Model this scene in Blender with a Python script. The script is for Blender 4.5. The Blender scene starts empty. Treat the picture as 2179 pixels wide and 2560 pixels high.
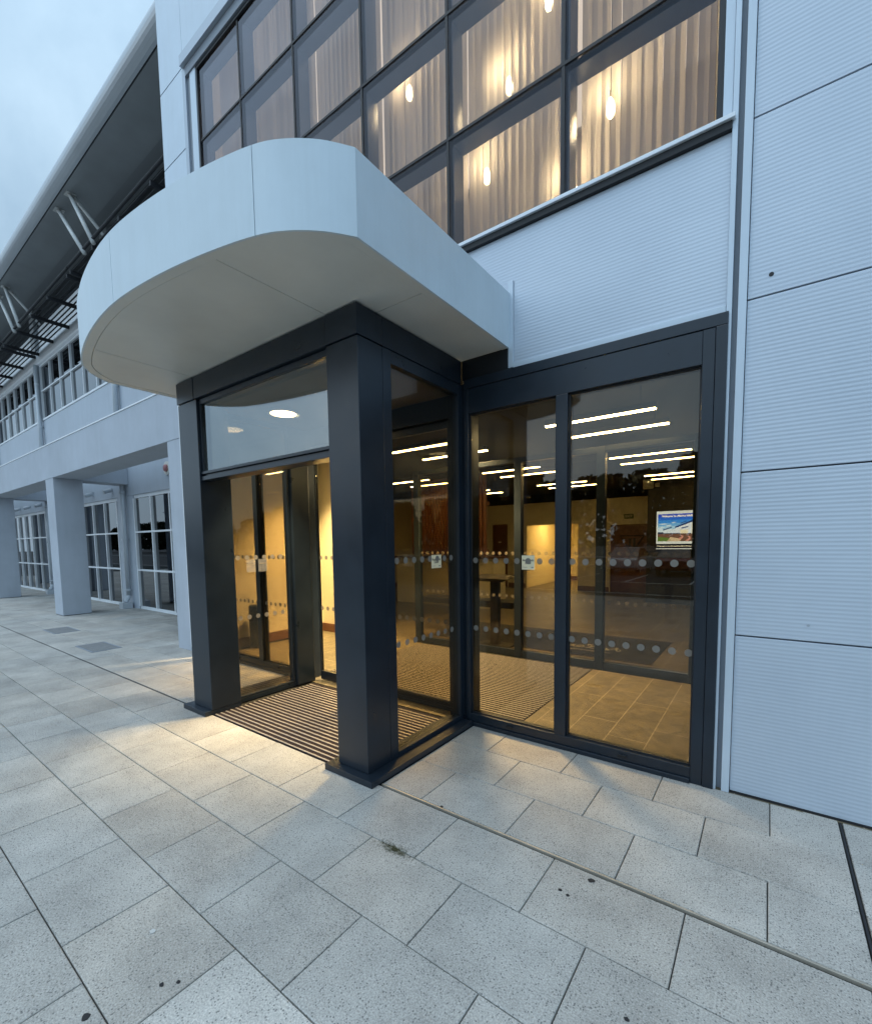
import bpy, bmesh, math, random
from mathutils import Vector, Matrix
random.seed(7)
S = bpy.context.scene
COL = S.collection
R = math.radians
# ---------------------------------------------------------------- camera
cam_d = bpy.data.cameras.new('camera'); cam = bpy.data.objects.new('camera', cam_d); COL.objects.link(cam)
YAW, PIT, ROL = -0.62716, -0.076084, -0.013092
f = Vector((math.sin(YAW)*math.cos(PIT), math.cos(YAW)*math.cos(PIT), math.sin(PIT)))
r0 = Vector((math.cos(YAW), -math.sin(YAW), 0)); u0 = r0.cross(f)
r1 = r0*math.cos(ROL) + u0*math.sin(ROL); u1 = -r0*math.sin(ROL) + u0*math.cos(ROL)
M = Matrix((r1, u1, -f)).transposed().to_4x4(); M.translation = (0, 0, 1.6)
cam.matrix_world = M
cam_d.sensor_fit = 'HORIZONTAL'; cam_d.sensor_width = 36
W0, H0 = 2179.0, 2560.0
cam_d.lens = 36*1122.1/W0
cam_d.shift_x = -(1105.6 - W0/2)/W0
cam_d.shift_y = (1441.2 - H0/2)/W0
cam_d.sensor_fit = 'AUTO'; cam_d.sensor_width = 36*H0/W0      # auto fits the taller side: same view
cam_d.lens = 36*1122.1/W0
cam_d.shift_x *= W0/H0; cam_d.shift_y *= W0/H0
cam_d.clip_start = 0.05; cam_d.clip_end = 600
S.camera = cam
# ---------------------------------------------------------------- world, sun, exposure
wd = bpy.data.worlds.new('World'); S.world = wd; wd.use_nodes = True
nt = wd.node_tree; nt.nodes.clear()
def N(t, tree=None, **k):
    n = (tree or nt).nodes.new(t)
    for a, b in k.items(): setattr(n, a, b)
    return n
SUN_EL, SUN_ROT = R(48), R(215)
sky = N('ShaderNodeTexSky', sky_type='NISHITA', sun_disc=False, sun_elevation=R(12), sun_rotation=SUN_ROT, air_density=1.0, dust_density=2.0, ozone_density=2.0)
tc = N('ShaderNodeTexCoord')
noi = N('ShaderNodeTexNoise'); noi.inputs['Scale'].default_value = 3.0; noi.inputs['Detail'].default_value = 7; noi.inputs['Roughness'].default_value = .55; noi.inputs['Distortion'].default_value = .4
ramp = N('ShaderNodeValToRGB')
ramp.color_ramp.elements[0].position = .34; ramp.color_ramp.elements[0].color = (3.4, 5.0, 6.6, 1)
ramp.color_ramp.elements[1].position = .66; ramp.color_ramp.elements[1].color = (5.2, 7.0, 8.6, 1)
sep = N('ShaderNodeSeparateXYZ'); mr = N('ShaderNodeMapRange'); mr.inputs[1].default_value = 0; mr.inputs[2].default_value = 1; mr.inputs[1].default_value = .40; mr.inputs[2].default_value = .97; mr.inputs[3].default_value = .77; mr.inputs[4].default_value = 1.25
mul = N('ShaderNodeMixRGB', blend_type='MULTIPLY'); mul.inputs[0].default_value = 1
mix = N('ShaderNodeMixRGB'); mix.inputs[0].default_value = .88
bg = N('ShaderNodeBackground'); bg.inputs[1].default_value = 0.11
wo = N('ShaderNodeOutputWorld')
L = nt.links.new
L(tc.outputs['Generated'], noi.inputs['Vector']); L(noi.outputs['Fac'], ramp.inputs[0])
L(tc.outputs['Generated'], sep.inputs[0]); L(sep.outputs['Z'], mr.inputs[0])
md = N('ShaderNodeMapRange'); md.inputs[1].default_value = -.65; md.inputs[2].default_value = .15; md.inputs[3].default_value = 1.75; md.inputs[4].default_value = 1.0
mm2 = N('ShaderNodeMath', operation='MULTIPLY'); L(sep.outputs['Y'], md.inputs[0]); L(mr.outputs[0], mm2.inputs[0]); L(md.outputs[0], mm2.inputs[1])
L(ramp.outputs[0], mul.inputs[1]); L(mm2.outputs[0], mul.inputs[2])
L(sky.outputs[0], mix.inputs[1]); L(mul.outputs[0], mix.inputs[2])
L(mix.outputs[0], bg.inputs[0]); L(bg.outputs[0], wo.inputs[0])
sd = bpy.data.lights.new('sun', 'SUN'); sd.energy = 0.6; sd.angle = R(40); sd.color = (1.0, .985, .97)
so = bpy.data.objects.new('sun', sd); COL.objects.link(so); so.location = (-20, -20, 30)
so.rotation_euler = Vector((.25, .20, -.95)).to_track_quat('-Z', 'Y').to_euler()
S.view_settings.view_transform = 'Standard'; S.view_settings.look = 'None'; S.view_settings.gamma = 1
S.view_settings.exposure = 0.36
S.cycles.transparent_max_bounces = 32; S.cycles.max_bounces = 10; S.cycles.diffuse_bounces = 4; S.cycles.glossy_bounces = 5
S.cycles.caustics_reflective = False; S.cycles.caustics_refractive = False
S.cycles.sample_clamp_indirect = 6

# ---------------------------------------------------------------- materials
MAT = {}
def mat(name, col, rough=.5, metal=0.0, spec=.5, var=.0, vscale=3.0, bump=0.0, bscale=60.0, coat=0.0, streak=0.0):
    m = bpy.data.materials.new(name); m.use_nodes = True; t = m.node_tree
    b = t.nodes['Principled BSDF']
    b.inputs['Base Color'].default_value = (*col, 1); b.inputs['Roughness'].default_value = rough
    b.inputs['Metallic'].default_value = metal; b.inputs['Specular IOR Level'].default_value = spec
    b.inputs['Coat Weight'].default_value = coat
    c = t.nodes.new('ShaderNodeTexCoord')
    if var:
        n = t.nodes.new('ShaderNodeTexNoise'); n.inputs['Scale'].default_value = vscale; n.inputs['Detail'].default_value = 6; n.inputs['Roughness'].default_value = .6
        t.links.new(c.outputs['Object'], n.inputs['Vector'])
        rp = t.nodes.new('ShaderNodeValToRGB')
        rp.color_ramp.elements[0].position = .3; rp.color_ramp.elements[1].position = .7
        rp.color_ramp.elements[0].color = tuple(max(0, x*(1-var)) for x in col) + (1,)
        rp.color_ramp.elements[1].color = tuple(min(1, x*(1+var*.6)) for x in col) + (1,)
        t.links.new(n.outputs['Fac'], rp.inputs[0]); t.links.new(rp.outputs[0], b.inputs['Base Color'])
        rr = t.nodes.new('ShaderNodeMapRange'); rr.inputs[3].default_value = max(.02, rough-.08); rr.inputs[4].default_value = min(1, rough+.1)
        t.links.new(n.outputs['Fac'], rr.inputs[0]); t.links.new(rr.outputs[0], b.inputs['Roughness'])
    if streak:
        mp = t.nodes.new('ShaderNodeMapping'); mp.inputs['Scale'].default_value = (9, 9, .7)
        t.links.new(c.outputs['Object'], mp.inputs[0])
        n3 = t.nodes.new('ShaderNodeTexNoise'); n3.inputs['Scale'].default_value = 1.0; n3.inputs['Detail'].default_value = 6; n3.inputs['Roughness'].default_value = .7
        t.links.new(mp.outputs[0], n3.inputs['Vector'])
        r3 = t.nodes.new('ShaderNodeValToRGB'); r3.color_ramp.elements[0].position = .42; r3.color_ramp.elements[1].position = .74
        r3.color_ramp.elements[0].color = (1, 1, 1, 1); r3.color_ramp.elements[1].color = (1-streak, 1-streak, 1-streak*1.15, 1)
        t.links.new(n3.outputs['Fac'], r3.inputs[0])
        m3 = t.nodes.new('ShaderNodeMixRGB'); m3.blend_type = 'MULTIPLY'; m3.inputs[0].default_value = 1
        src = b.inputs['Base Color'].links
        if src: t.links.new(src[0].from_socket, m3.inputs[1])
        else: m3.inputs[1].default_value = (*col, 1)
        t.links.new(r3.outputs[0], m3.inputs[2]); t.links.new(m3.outputs[0], b.inputs['Base Color'])
    if bump:
        n2 = t.nodes.new('ShaderNodeTexNoise'); n2.inputs['Scale'].default_value = bscale; n2.inputs['Detail'].default_value = 4
        t.links.new(c.outputs['Object'], n2.inputs['Vector'])
        bp = t.nodes.new('ShaderNodeBump'); bp.inputs['Strength'].default_value = bump; bp.inputs['Distance'].default_value = .01
        t.links.new(n2.outputs['Fac'], bp.inputs['Height']); t.links.new(bp.outputs[0], b.inputs['Normal'])
    MAT[name] = m
    return m
def emit(name, col, s):
    m = bpy.data.materials.new(name); m.use_nodes = True; t = m.node_tree
    b = t.nodes['Principled BSDF']; b.inputs['Base Color'].default_value = (.6, .6, .6, 1)
    b.inputs['Emission Color'].default_value = (*col, 1); b.inputs['Emission Strength'].default_value = s
    MAT[name] = m; return m
def glass(name, tint, f0=.05, rough=0.0, gcol=(1, 1, 1), wob=.0):
    """window glass: tinted see-through plus a reflection that grows towards grazing angles"""
    m = bpy.data.materials.new(name); m.use_nodes = True; t = m.node_tree; t.nodes.clear()
    o = t.nodes.new('ShaderNodeOutputMaterial'); tr = t.nodes.new('ShaderNodeBsdfTransparent'); tr.inputs[0].default_value = (*tint, 1)
    gl = t.nodes.new('ShaderNodeBsdfGlossy'); gl.inputs['Roughness'].default_value = rough; gl.inputs['Color'].default_value = (*gcol, 1)
    ge = t.nodes.new('ShaderNodeNewGeometry'); dt = t.nodes.new('ShaderNodeVectorMath'); dt.operation = 'DOT_PRODUCT'
    t.links.new(ge.outputs['Normal'], dt.inputs[0]); t.links.new(ge.outputs['Incoming'], dt.inputs[1])
    def mth(op, a, b=None):
        x = t.nodes.new('ShaderNodeMath'); x.operation = op
        for i, v in enumerate((a, b)):
            if v is None: continue
            if isinstance(v, (int, float)): x.inputs[i].default_value = v
            else: t.links.new(v, x.inputs[i])
        return x.outputs[0]
    ab = mth('ABSOLUTE', dt.outputs['Value']); p = mth('POWER', mth('SUBTRACT', 1.0, ab), 5.0)
    fac = mth('ADD', mth('MULTIPLY', p, 1-f0), f0)
    if wob:
        c = t.nodes.new('ShaderNodeTexCoord'); n = t.nodes.new('ShaderNodeTexNoise'); n.inputs['Scale'].default_value = 1.2; n.inputs['Detail'].default_value = 1
        t.links.new(c.outputs['Object'], n.inputs['Vector'])
        bp = t.nodes.new('ShaderNodeBump'); bp.inputs['Strength'].default_value = wob; bp.inputs['Distance'].default_value = .02
        t.links.new(n.outputs['Fac'], bp.inputs['Height']); t.links.new(bp.outputs[0], gl.inputs['Normal'])
    mx = t.nodes.new('ShaderNodeMixShader'); t.links.new(fac, mx.inputs[0]); t.links.new(tr.outputs[0], mx.inputs[1]); t.links.new(gl.outputs[0], mx.inputs[2])
    t.links.new(mx.outputs[0], o.inputs[0]); MAT[name] = m; return m
def veil(name, col, alpha, trans=0.0):
    """thin frosted film or cloth: partly see-through, partly diffuse (and letting light through)"""
    m = bpy.data.materials.new(name); m.use_nodes = True; t = m.node_tree; t.nodes.clear()
    o = t.nodes.new('ShaderNodeOutputMaterial'); tr = t.nodes.new('ShaderNodeBsdfTransparent')
    d = t.nodes.new('ShaderNodeBsdfDiffuse'); d.inputs[0].default_value = (*col, 1)
    last = d
    if trans:
        tl = t.nodes.new('ShaderNodeBsdfTranslucent'); tl.inputs[0].default_value = (*col, 1)
        mm = t.nodes.new('ShaderNodeMixShader'); mm.inputs[0].default_value = trans
        t.links.new(d.outputs[0], mm.inputs[1]); t.links.new(tl.outputs[0], mm.inputs[2]); last = mm
    mx = t.nodes.new('ShaderNodeMixShader'); mx.inputs[0].default_value = alpha
    t.links.new(tr.outputs[0], mx.inputs[1]); t.links.new(last.outputs[0], mx.inputs[2]); t.links.new(mx.outputs[0], o.inputs[0])
    MAT[name] = m; return m

mat('clad_smooth', (.56, .64, .72), .42, .15, .5, .07, 1.6, streak=.05)
mat('canopy_paint', (.60, .69, .75), .38, .0, .5, .06, 2.2, streak=.05)
mat('soffit_paint', (.66, .67, .63), .45, 0, .5, .10, 1.5)
mat('render_wall', (.46, .50, .56), .85, 0, .3, .10, 1.1, .15, 90, streak=.05)
mat('wing_panel', (.46, .51, .575), .6, 0, .4, .08, .8, streak=.06)
mat('anthracite', (.014, .022, .033), .30, .1, .5, .18, 5)
mat('anthracite_dark', (.010, .012, .015), .45, 0, .4)
mat('gasket', (.012, .013, .016), .6)
mat('white_frame', (.80, .83, .86), .4, 0, .5, .05)
mat('roof_metal', (.50, .54, .58), .4, .2, .5, .1, .9)
mat('soffit_wing', (.27, .29, .30), .6, 0, .4, .14, .8)
mat('soffit_wing_dark', (.22, .235, .245), .6)
mat('louvre_steel', (.012, .014, .018), .75, 0)
mat('strut_white', (.55, .56, .55), .45)
mat('alu', (.44, .41, .39), .40, .4, .5, .1, 12)
mat('alu_trim', (.46, .42, .35), .45, .4, .5, .35, 3)
mat('sill_white', (.72, .76, .80), .35, .1)
mat('trim_grey', (.40, .45, .51), .4, .3)
mat('trim_dark', (.22, .25, .29), .5)
mat('mat_carpet', (.030, .023, .026), .95, 0, .1, .3, 40)
mat('mat_inner', (.03, .028, .026), .95, 0, .1, .3, 40)
mat('cream_wall', (.76, .70, .53), .8, 0, .3, .05, 1)
mat('skirting', (.16, .075, .04), .5)
mat('wood_dark', (.14, .055, .025), .4, 0, .5, .3, 2)
mat('wood_warm', (.40, .17, .05), .4, 0, .5, .25, 2)
mat('wood_slat', (.22, .085, .045), .5, 0, .4, .3, 3)
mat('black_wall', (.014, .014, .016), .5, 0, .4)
mat('ceiling_dark', (.010, .009, .008), .8, 0, .2)
mat('ceiling_white', (.70, .68, .64), .8)
mat('porch_board', (.10, .09, .075), .6)
mat('black_matte', (.008, .008, .010), .5)
mat('paper', (.85, .80, .68), .7)
mat('paper_warm_lit', (.86, .74, .50), .7)  # white notice paper, warm indoor light put into its colour
mat('ink', (.02, .02, .02), .7)
mat('ink_soft', (.25, .22, .18), .7)
mat('red_paint', (.45, .02, .02), .35)
mat('red_faded', (.40, .17, .17), .5)
mat('white_plastic', (.70, .68, .62), .4)
mat('pipe_grey', (.50, .54, .58), .35, .1)
mat('cover_grey', (.21, .22, .225), .75, 0, .3, .2, 12, .5, 120)
mat('asphalt', (.045, .045, .047), .9, 0, .3, .3, .6, .4, 150)
mat('kerb', (.33, .33, .32), .9, 0, .3, .2, 3)
mat('road_white', (.70, .70, .68), .8, 0, .3, .15, 6)
mat('leaf', (.030, .040, .022), .8, 0, .2, .45, .35)
mat('car_white', (.75, .76, .77), .25, 0, .5, coat=.6)
mat('car_red', (.30, .02, .02), .25, 0, .5, coat=.6)
mat('car_glass', (.01, .012, .014), .06, 0, .7)
mat('tyre', (.02, .02, .02), .85)
mat('rail_white', (.7, .7, .7), .5)
mat('gum', (.018, .018, .020), .8)
mat('gum_pale', (.50, .51, .50), .8)
veil('moss', (.12, .12, .07), .11)
mat('dust_mat', (.020, .022, .024), .9, 0, .1, .3, 30)
mat('logo_pale', (.45, .45, .44), .9)
mat('room_paint', (.60, .54, .46), .85)
mat('green_sign', (.10, .16, .08), .5)
glass('glass_entrance', (.74, .69, .59), .044)
glass('glass_inner', (.84, .80, .70), .035)
glass('glass_fanlight', (.62, .60, .54), .19, gcol=(.88, .95, 1.0))
glass('glass_upper', (.86, .84, .84), .026, gcol=(.93, .92, 1.0))
glass('glass_wing', (.05, .055, .06), .15, gcol=(.95, .97, 1.0))
veil('frost_inner', (.22, .20, .17), .34)
veil('frost_dot', (.27, .25, .22), .64)
veil('paper_faint', (.38, .37, .36), .32)
veil('blind_cloth', (.56, .525, .48), .92, .6)
emit('lamp_linear', (1.0, .83, .46), 58)
emit('lamp_corridor', (1.0, .78, .36), 30)
emit('lamp_down', (1.0, .80, .48), 22)
emit('lamp_bulb', (1.0, .78, .42), 85)
emit('added_room_glow', (1.0, .88, .71), .60)  # glow of the panel added over the upstairs room
emit('led', (1, 1, .8), 6)

def paving_mat():
    m = bpy.data.materials.new('paving_stone'); m.use_nodes = True; t = m.node_tree; b = t.nodes['Principled BSDF']
    l = t.links.new; nd = t.nodes.new
    c = nd('ShaderNodeTexCoord'); at = nd('ShaderNodeAttribute'); at.attribute_name = 'tone'
    big = nd('ShaderNodeTexNoise'); big.inputs['Scale'].default_value = 2.2; big.inputs['Detail'].default_value = 8; big.inputs['Roughness'].default_value = .62
    fine = nd('ShaderNodeTexNoise'); fine.inputs['Scale'].default_value = 150; fine.inputs['Detail'].default_value = 3; fine.inputs['Roughness'].default_value = .7
    vo = nd('ShaderNodeTexVoronoi'); vo.inputs['Scale'].default_value = 100
    vo2 = nd('ShaderNodeTexVoronoi'); vo2.inputs['Scale'].default_value = 130
    for n in (big, fine, vo, vo2): l(c.outputs['Object'], n.inputs['Vector'])
    def ramp(src, p0, c0, p1, c1, interp='LINEAR'):
        x = nd('ShaderNodeValToRGB'); x.color_ramp.interpolation = interp
        x.color_ramp.elements[0].position = p0; x.color_ramp.elements[0].color = (*c0, 1)
        x.color_ramp.elements[1].position = p1; x.color_ramp.elements[1].color = (*c1, 1)
        l(src, x.inputs[0]); return x.outputs[0]
    def mixn(fac, a, bb, mode='MIX'):
        x = nd('ShaderNodeMixRGB'); x.blend_type = mode
        for i, v in enumerate((fac, a, bb)):
            if isinstance(v, (int, float)): x.inputs[i].default_value = v
            elif isinstance(v, tuple): x.inputs[i].default_value = (*v, 1)
            else: l(v, x.inputs[i])
        return x.outputs[0]
    def math2(op, a, v):
        x = nd('ShaderNodeMath'); x.operation = op; l(a, x.inputs[0])
        if isinstance(v, (int, float)): x.inputs[1].default_value = v
        else: l(v, x.inputs[1])
        return x.outputs[0]
    base = ramp(fine.outputs['Fac'], .30, (.262, .256, .243), .72, (.625, .606, .572))
    base = mixn(1.0, base, ramp(big.outputs['Fac'], .28, (.66, .66, .65), .74, (1.12, 1.12, 1.1)), 'MULTIPLY')
    base = mixn(1.0, base, at.outputs['Color'], 'MULTIPLY')
    # dark stone flecks: some cells only, small discs inside their cell
    sx = nd('ShaderNodeSeparateColor'); l(vo.outputs['Color'], sx.inputs[0])
    pick = math2('LESS_THAN', sx.outputs[0], .36); disc = math2('LESS_THAN', vo.outputs['Distance'], .32)
    dark = math2('MULTIPLY', math2('MULTIPLY', pick, disc), .66)
    base = mixn(dark, base, (.075, .078, .08))
    sy = nd('ShaderNodeSeparateColor'); l(vo2.outputs['Color'], sy.inputs[0])
    pale = math2('MULTIPLY', math2('MULTIPLY', math2('LESS_THAN', sy.outputs[1], .22), math2('LESS_THAN', vo2.outputs['Distance'], .4)), .28)
    base = mixn(pale, base, (.62, .62, .60))
    l(base, b.inputs['Base Color']); b.inputs['Roughness'].default_value = .82; b.inputs['Specular IOR Level'].default_value = .35
    bp = nd('ShaderNodeBump'); bp.inputs['Strength'].default_value = .35; bp.inputs['Distance'].default_value = .004
    l(fine.outputs['Fac'], bp.inputs['Height']); l(bp.outputs[0], b.inputs['Normal'])
    MAT['paving_stone'] = m
paving_mat()
mat('joint_sand', (.045, .045, .043), .95, 0, .1, .3, 20)

def rib_mat():
    m = bpy.data.materials.new('clad_ribbed'); m.use_nodes = True; t = m.node_tree; b = t.nodes['Principled BSDF']; l = t.links.new; nd = t.nodes.new
    c = nd('ShaderNodeTexCoord'); n = nd('ShaderNodeTexNoise'); n.inputs['Scale'].default_value = 1.3; n.inputs['Detail'].default_value = 5
    l(c.outputs['Object'], n.inputs['Vector'])
    rp = nd('ShaderNodeValToRGB'); rp.color_ramp.elements[0].position = .3; rp.color_ramp.elements[1].position = .7
    rp.color_ramp.elements[0].color = (.465, .53, .61, 1); rp.color_ramp.elements[1].color = (.535, .60, .68, 1)
    l(n.outputs['Fac'], rp.inputs[0]); l(rp.outputs[0], b.inputs['Base Color'])
    b.inputs['Roughness'].default_value = .42; b.inputs['Metallic'].default_value = .15
    s = nd('ShaderNodeSeparateXYZ'); l(c.outputs['Object'], s.inputs[0])
    k = nd('ShaderNodeMath'); k.operation = 'MULTIPLY'; k.inputs[1].default_value = 2*math.pi/.0235; l(s.outputs['Z'], k.inputs[0])
    sn = nd('ShaderNodeMath'); sn.operation = 'SINE'; l(k.outputs[0], sn.inputs[0])
    bp = nd('ShaderNodeBump'); bp.inputs['Strength'].default_value = .24; bp.inputs['Distance'].default_value = .0016
    l(sn.outputs[0], bp.inputs['Height']); l(bp.outputs[0], b.inputs['Normal']); MAT['clad_ribbed'] = m
rib_mat()
def tile_mat():
    m = bpy.data.materials.new('floor_tile'); m.use_nodes = True; t = m.node_tree; b = t.nodes['Principled BSDF']; l = t.links.new; nd = t.nodes.new
    c = nd('ShaderNodeTexCoord'); mp = nd('ShaderNodeMapping'); mp.inputs['Rotation'].default_value = (0, 0, R(90)); mp.inputs['Location'].default_value = (.1, .12, 0)
    br = nd('ShaderNodeTexBrick'); br.inputs['Scale'].default_value = 1; br.inputs['Brick Width'].default_value = .9; br.inputs['Row Height'].default_value = .30
    br.inputs['Mortar Size'].default_value = .004; br.inputs['Mortar'].default_value = (.32, .28, .21, 1)
    br.inputs['Color1'].default_value = (.150, .126, .078, 1); br.inputs['Color2'].default_value = (.124, .104, .064, 1); br.offset = .33
    l(c.outputs['Object'], mp.inputs[0]); l(mp.outputs[0], br.inputs[0])
    n = nd('ShaderNodeTexNoise'); n.inputs['Scale'].default_value = 6; n.inputs['Detail'].default_value = 9; n.inputs['Distortion'].default_value = 1.2; l(c.outputs['Object'], n.inputs[0])
    rp = nd('ShaderNodeValToRGB'); rp.color_ramp.elements[0].position = .35; rp.color_ramp.elements[1].position = .7
    rp.color_ramp.elements[0].color = (.65, .65, .65, 1); rp.color_ramp.elements[1].color = (1.2, 1.2, 1.2, 1); l(n.outputs['Fac'], rp.inputs[0])
    mx = nd('ShaderNodeMixRGB'); mx.blend_type = 'MULTIPLY'; mx.inputs[0].default_value = 1; l(br.outputs[0], mx.inputs[1]); l(rp.outputs[0], mx.inputs[2])
    l(mx.outputs[0], b.inputs['Base Color']); b.inputs['Roughness'].default_value = .5; MAT['floor_tile'] = m
tile_mat()
def blind_mat():
    """vertical-blind cloth: the weave of each slat a little different"""
    pass
def screen_mat():
    m = bpy.data.materials.new('screen_picture'); m.use_nodes = True; t = m.node_tree; t.nodes.clear()
    o = t.nodes.new('ShaderNodeOutputMaterial'); e = t.nodes.new('ShaderNodeEmission'); a = t.nodes.new('ShaderNodeAttribute'); a.attribute_name = 'tone'
    mm = t.nodes.new('ShaderNodeMixRGB'); mm.blend_type = 'MULTIPLY'; mm.inputs[0].default_value = 1; mm.inputs[2].default_value = (.80, 1.0, 1.45, 1)
    t.links.new(a.outputs['Color'], mm.inputs[1]); t.links.new(mm.outputs[0], e.inputs[0]); e.inputs[1].default_value = 1.75; t.links.new(e.outputs[0], o.inputs[0]); MAT['screen_picture'] = m
screen_mat()

# ---------------------------------------------------------------- geometry helpers
class MB:
    def __init__(s): s.v = []; s.f = []; s.mi = []; s.col = []; s.cur = 0; s.c = (1, 1, 1)
    def face(s, pts):
        n = len(s.v); s.v += [tuple(p) for p in pts]; s.f.append(tuple(range(n, n+len(pts)))); s.mi.append(s.cur); s.col.append(s.c); return s
    def hexa(s, p):     # 8 points: bottom 0-3 (ccw from above), top 4-7
        n = len(s.v); s.v += [tuple(q) for q in p]
        for q in ((3, 2, 1, 0), (4, 5, 6, 7), (0, 1, 5, 4), (1, 2, 6, 5), (2, 3, 7, 6), (3, 0, 4, 7)):
            s.f.append(tuple(n+i for i in q)); s.mi.append(s.cur); s.col.append(s.c)
        return s
    def box(s, x0, x1, y0, y1, z0, z1):
        x0, x1 = min(x0, x1), max(x0, x1); y0, y1 = min(y0, y1), max(y0, y1); z0, z1 = min(z0, z1), max(z0, z1)
        return s.hexa([(x0, y0, z0), (x1, y0, z0), (x1, y1, z0), (x0, y1, z0), (x0, y0, z1), (x1, y0, z1), (x1, y1, z1), (x0, y1, z1)])
    def prism(s, pts, z0, z1):   # ccw plan polygon
        n = len(s.v); k = len(pts); s.v += [(x, y, z0) for x, y in pts] + [(x, y, z1) for x, y in pts]
        fs = [tuple(n+k-1-i for i in range(k)), tuple(n+k+i for i in range(k))] + [(n+i, n+(i+1) % k, n+k+(i+1) % k, n+k+i) for i in range(k)]
        for q in fs: s.f.append(q); s.mi.append(s.cur); s.col.append(s.c)
        return s
    def tube(s, a, b, r, seg=12, r2=None, caps=True):
        a, b = Vector(a), Vector(b); d = (b-a).normalized(); u = d.orthogonal().normalized(); w = d.cross(u); r2 = r if r2 is None else r2
        n = len(s.v)
        for p, rr in ((a, r), (b, r2)):
            for i in range(seg):
                t = 2*math.pi*i/seg; s.v.append(tuple(p + (u*math.cos(t) + w*math.sin(t))*rr))
        fs = [(n+i, n+(i+1) % seg, n+seg+(i+1) % seg, n+seg+i) for i in range(seg)]
        if caps: fs += [tuple(n+seg-1-i for i in range(seg)), tuple(n+seg+i for i in range(seg))]
        for q in fs: s.f.append(q); s.mi.append(s.cur); s.col.append(s.c)
        return s
    def lathe(s, o, prof, seg=20, axis='Z'):   # prof: (r, h)
        n = len(s.v); o = Vector(o)
        for rr, h in prof:
            for i in range(seg):
                t = 2*math.pi*i/seg; a, b = rr*math.cos(t), rr*math.sin(t)
                s.v.append(tuple(o + (Vector((a, b, h)) if axis == 'Z' else Vector((a, h, -b)) if axis == 'Y' else Vector((h, a, b)))))
        for j in range(len(prof)-1):
            for i in range(seg):
                s.f.append((n+j*seg+i, n+j*seg+(i+1) % seg, n+(j+1)*seg+(i+1) % seg, n+(j+1)*seg+i)); s.mi.append(s.cur); s.col.append(s.c)
        s.f.append(tuple(n+seg-1-i for i in range(seg))); s.mi.append(s.cur); s.col.append(s.c)
        e = n+(len(prof)-1)*seg; s.f.append(tuple(e+i for i in range(seg))); s.mi.append(s.cur); s.col.append(s.c)
        return s
    def build(s, name, mats, parent=None, bevel=0.0, smooth=False, tone=False, origin=None):
        me = bpy.data.meshes.new(name); me.from_pydata(s.v, [], s.f)
        if isinstance(mats, str): mats = [mats]
        for m in mats: me.materials.append(MAT[m])
        for p, i in zip(me.polygons, s.mi): p.material_index = i; p.use_smooth = smooth
        if tone:
            a = me.color_attributes.new('tone', 'FLOAT_COLOR', 'CORNER'); k = 0
            for p, c in zip(me.polygons, s.col):
                for _ in p.loop_indices: a.data[k].color = (*c, 1); k += 1
        o = bpy.data.objects.new(name, me); COL.objects.link(o)
        if origin is not None:
            me.transform(Matrix.Translation(-Vector(origin))); o.location = origin
        if parent is not None:
            o.parent = parent
            if origin is None and parent.type == 'EMPTY': o.matrix_parent_inverse = Matrix.Translation(-Vector(wloc(parent)))
            elif origin is None: o.matrix_parent_inverse = Matrix.Translation(-Vector(wloc(parent)))
        if bevel:
            bm = o.modifiers.new('bevel', 'BEVEL'); bm.width = bevel; bm.segments = 2; bm.limit_method = 'ANGLE'
        return o
def wloc(o):
    l = Vector(o.location)
    if o.parent: l = l + wloc(o.parent) + o.matrix_parent_inverse.translation
    return l
def tag(o, label, cat, group=None, kind=None):
    o['label'] = label
    if cat: o['category'] = cat
    if group: o['group'] = group
    if kind: o['kind'] = kind
    return o
def struct(o, label=None):
    o['kind'] = 'structure'
    if label: o['label'] = label
    return o
def thing(name, label, cat, loc=(0, 0, 0), group=None):
    o = bpy.data.objects.new(name, None); COL.objects.link(o); o.location = loc; o.empty_display_size = .1
    return tag(o, label, cat, group)
def dup(o, off, label=None, parent=None, rotz=None):
    c = o.copy(); COL.objects.link(c)
    if parent is not None: c.parent = parent
    else:
        c.location = Vector(o.location) + Vector(off)
        if label: c['label'] = label
        if rotz is not None: c.rotation_euler.z = rotz
    for ch in [x for x in bpy.data.objects if x.parent == o and x != c]:
        dup(ch, (0, 0, 0), None, c)
    return c
def text_mesh(s, size, name, material, parent, mw, align='CENTER', bold=0.0, depth=.0006):
    cu = bpy.data.curves.new(name, 'FONT'); cu.body = s; cu.size = size; cu.align_x = align; cu.align_y = 'CENTER'; cu.extrude = depth; cu.offset = bold
    t = bpy.data.objects.new(name, cu); COL.objects.link(t)
    dg = bpy.context.evaluated_depsgraph_get(); me = bpy.data.meshes.new_from_object(t.evaluated_get(dg))
    bpy.data.objects.remove(t); bpy.data.curves.remove(cu)
    me.transform(mw); me.materials.clear(); me.materials.append(MAT[material])
    o = bpy.data.objects.new(name, me); COL.objects.link(o)
    if parent is not None:
        o.parent = parent; o.matrix_parent_inverse = Matrix.Translation(-wloc(parent))
    return o
FACE_Y = Matrix(((1, 0, 0, 0), (0, 0, -1, 0), (0, 1, 0, 0), (0, 0, 0, 1)))          # text upright, read from -y
FACE_X = Matrix(((0, 0, 1, 0), (1, 0, 0, 0), (0, 1, 0, 0), (0, 0, 0, 1)))           # text upright, read from +x
def face_y(x, y, z): return Matrix.Translation((x, y, z)) @ FACE_Y
def face_x(x, y, z): return Matrix.Translation((x, y, z)) @ FACE_X

FY = 3.27      # plane of the entrance facade
WY = 4.70      # plane of the wing's set-back wall
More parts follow.
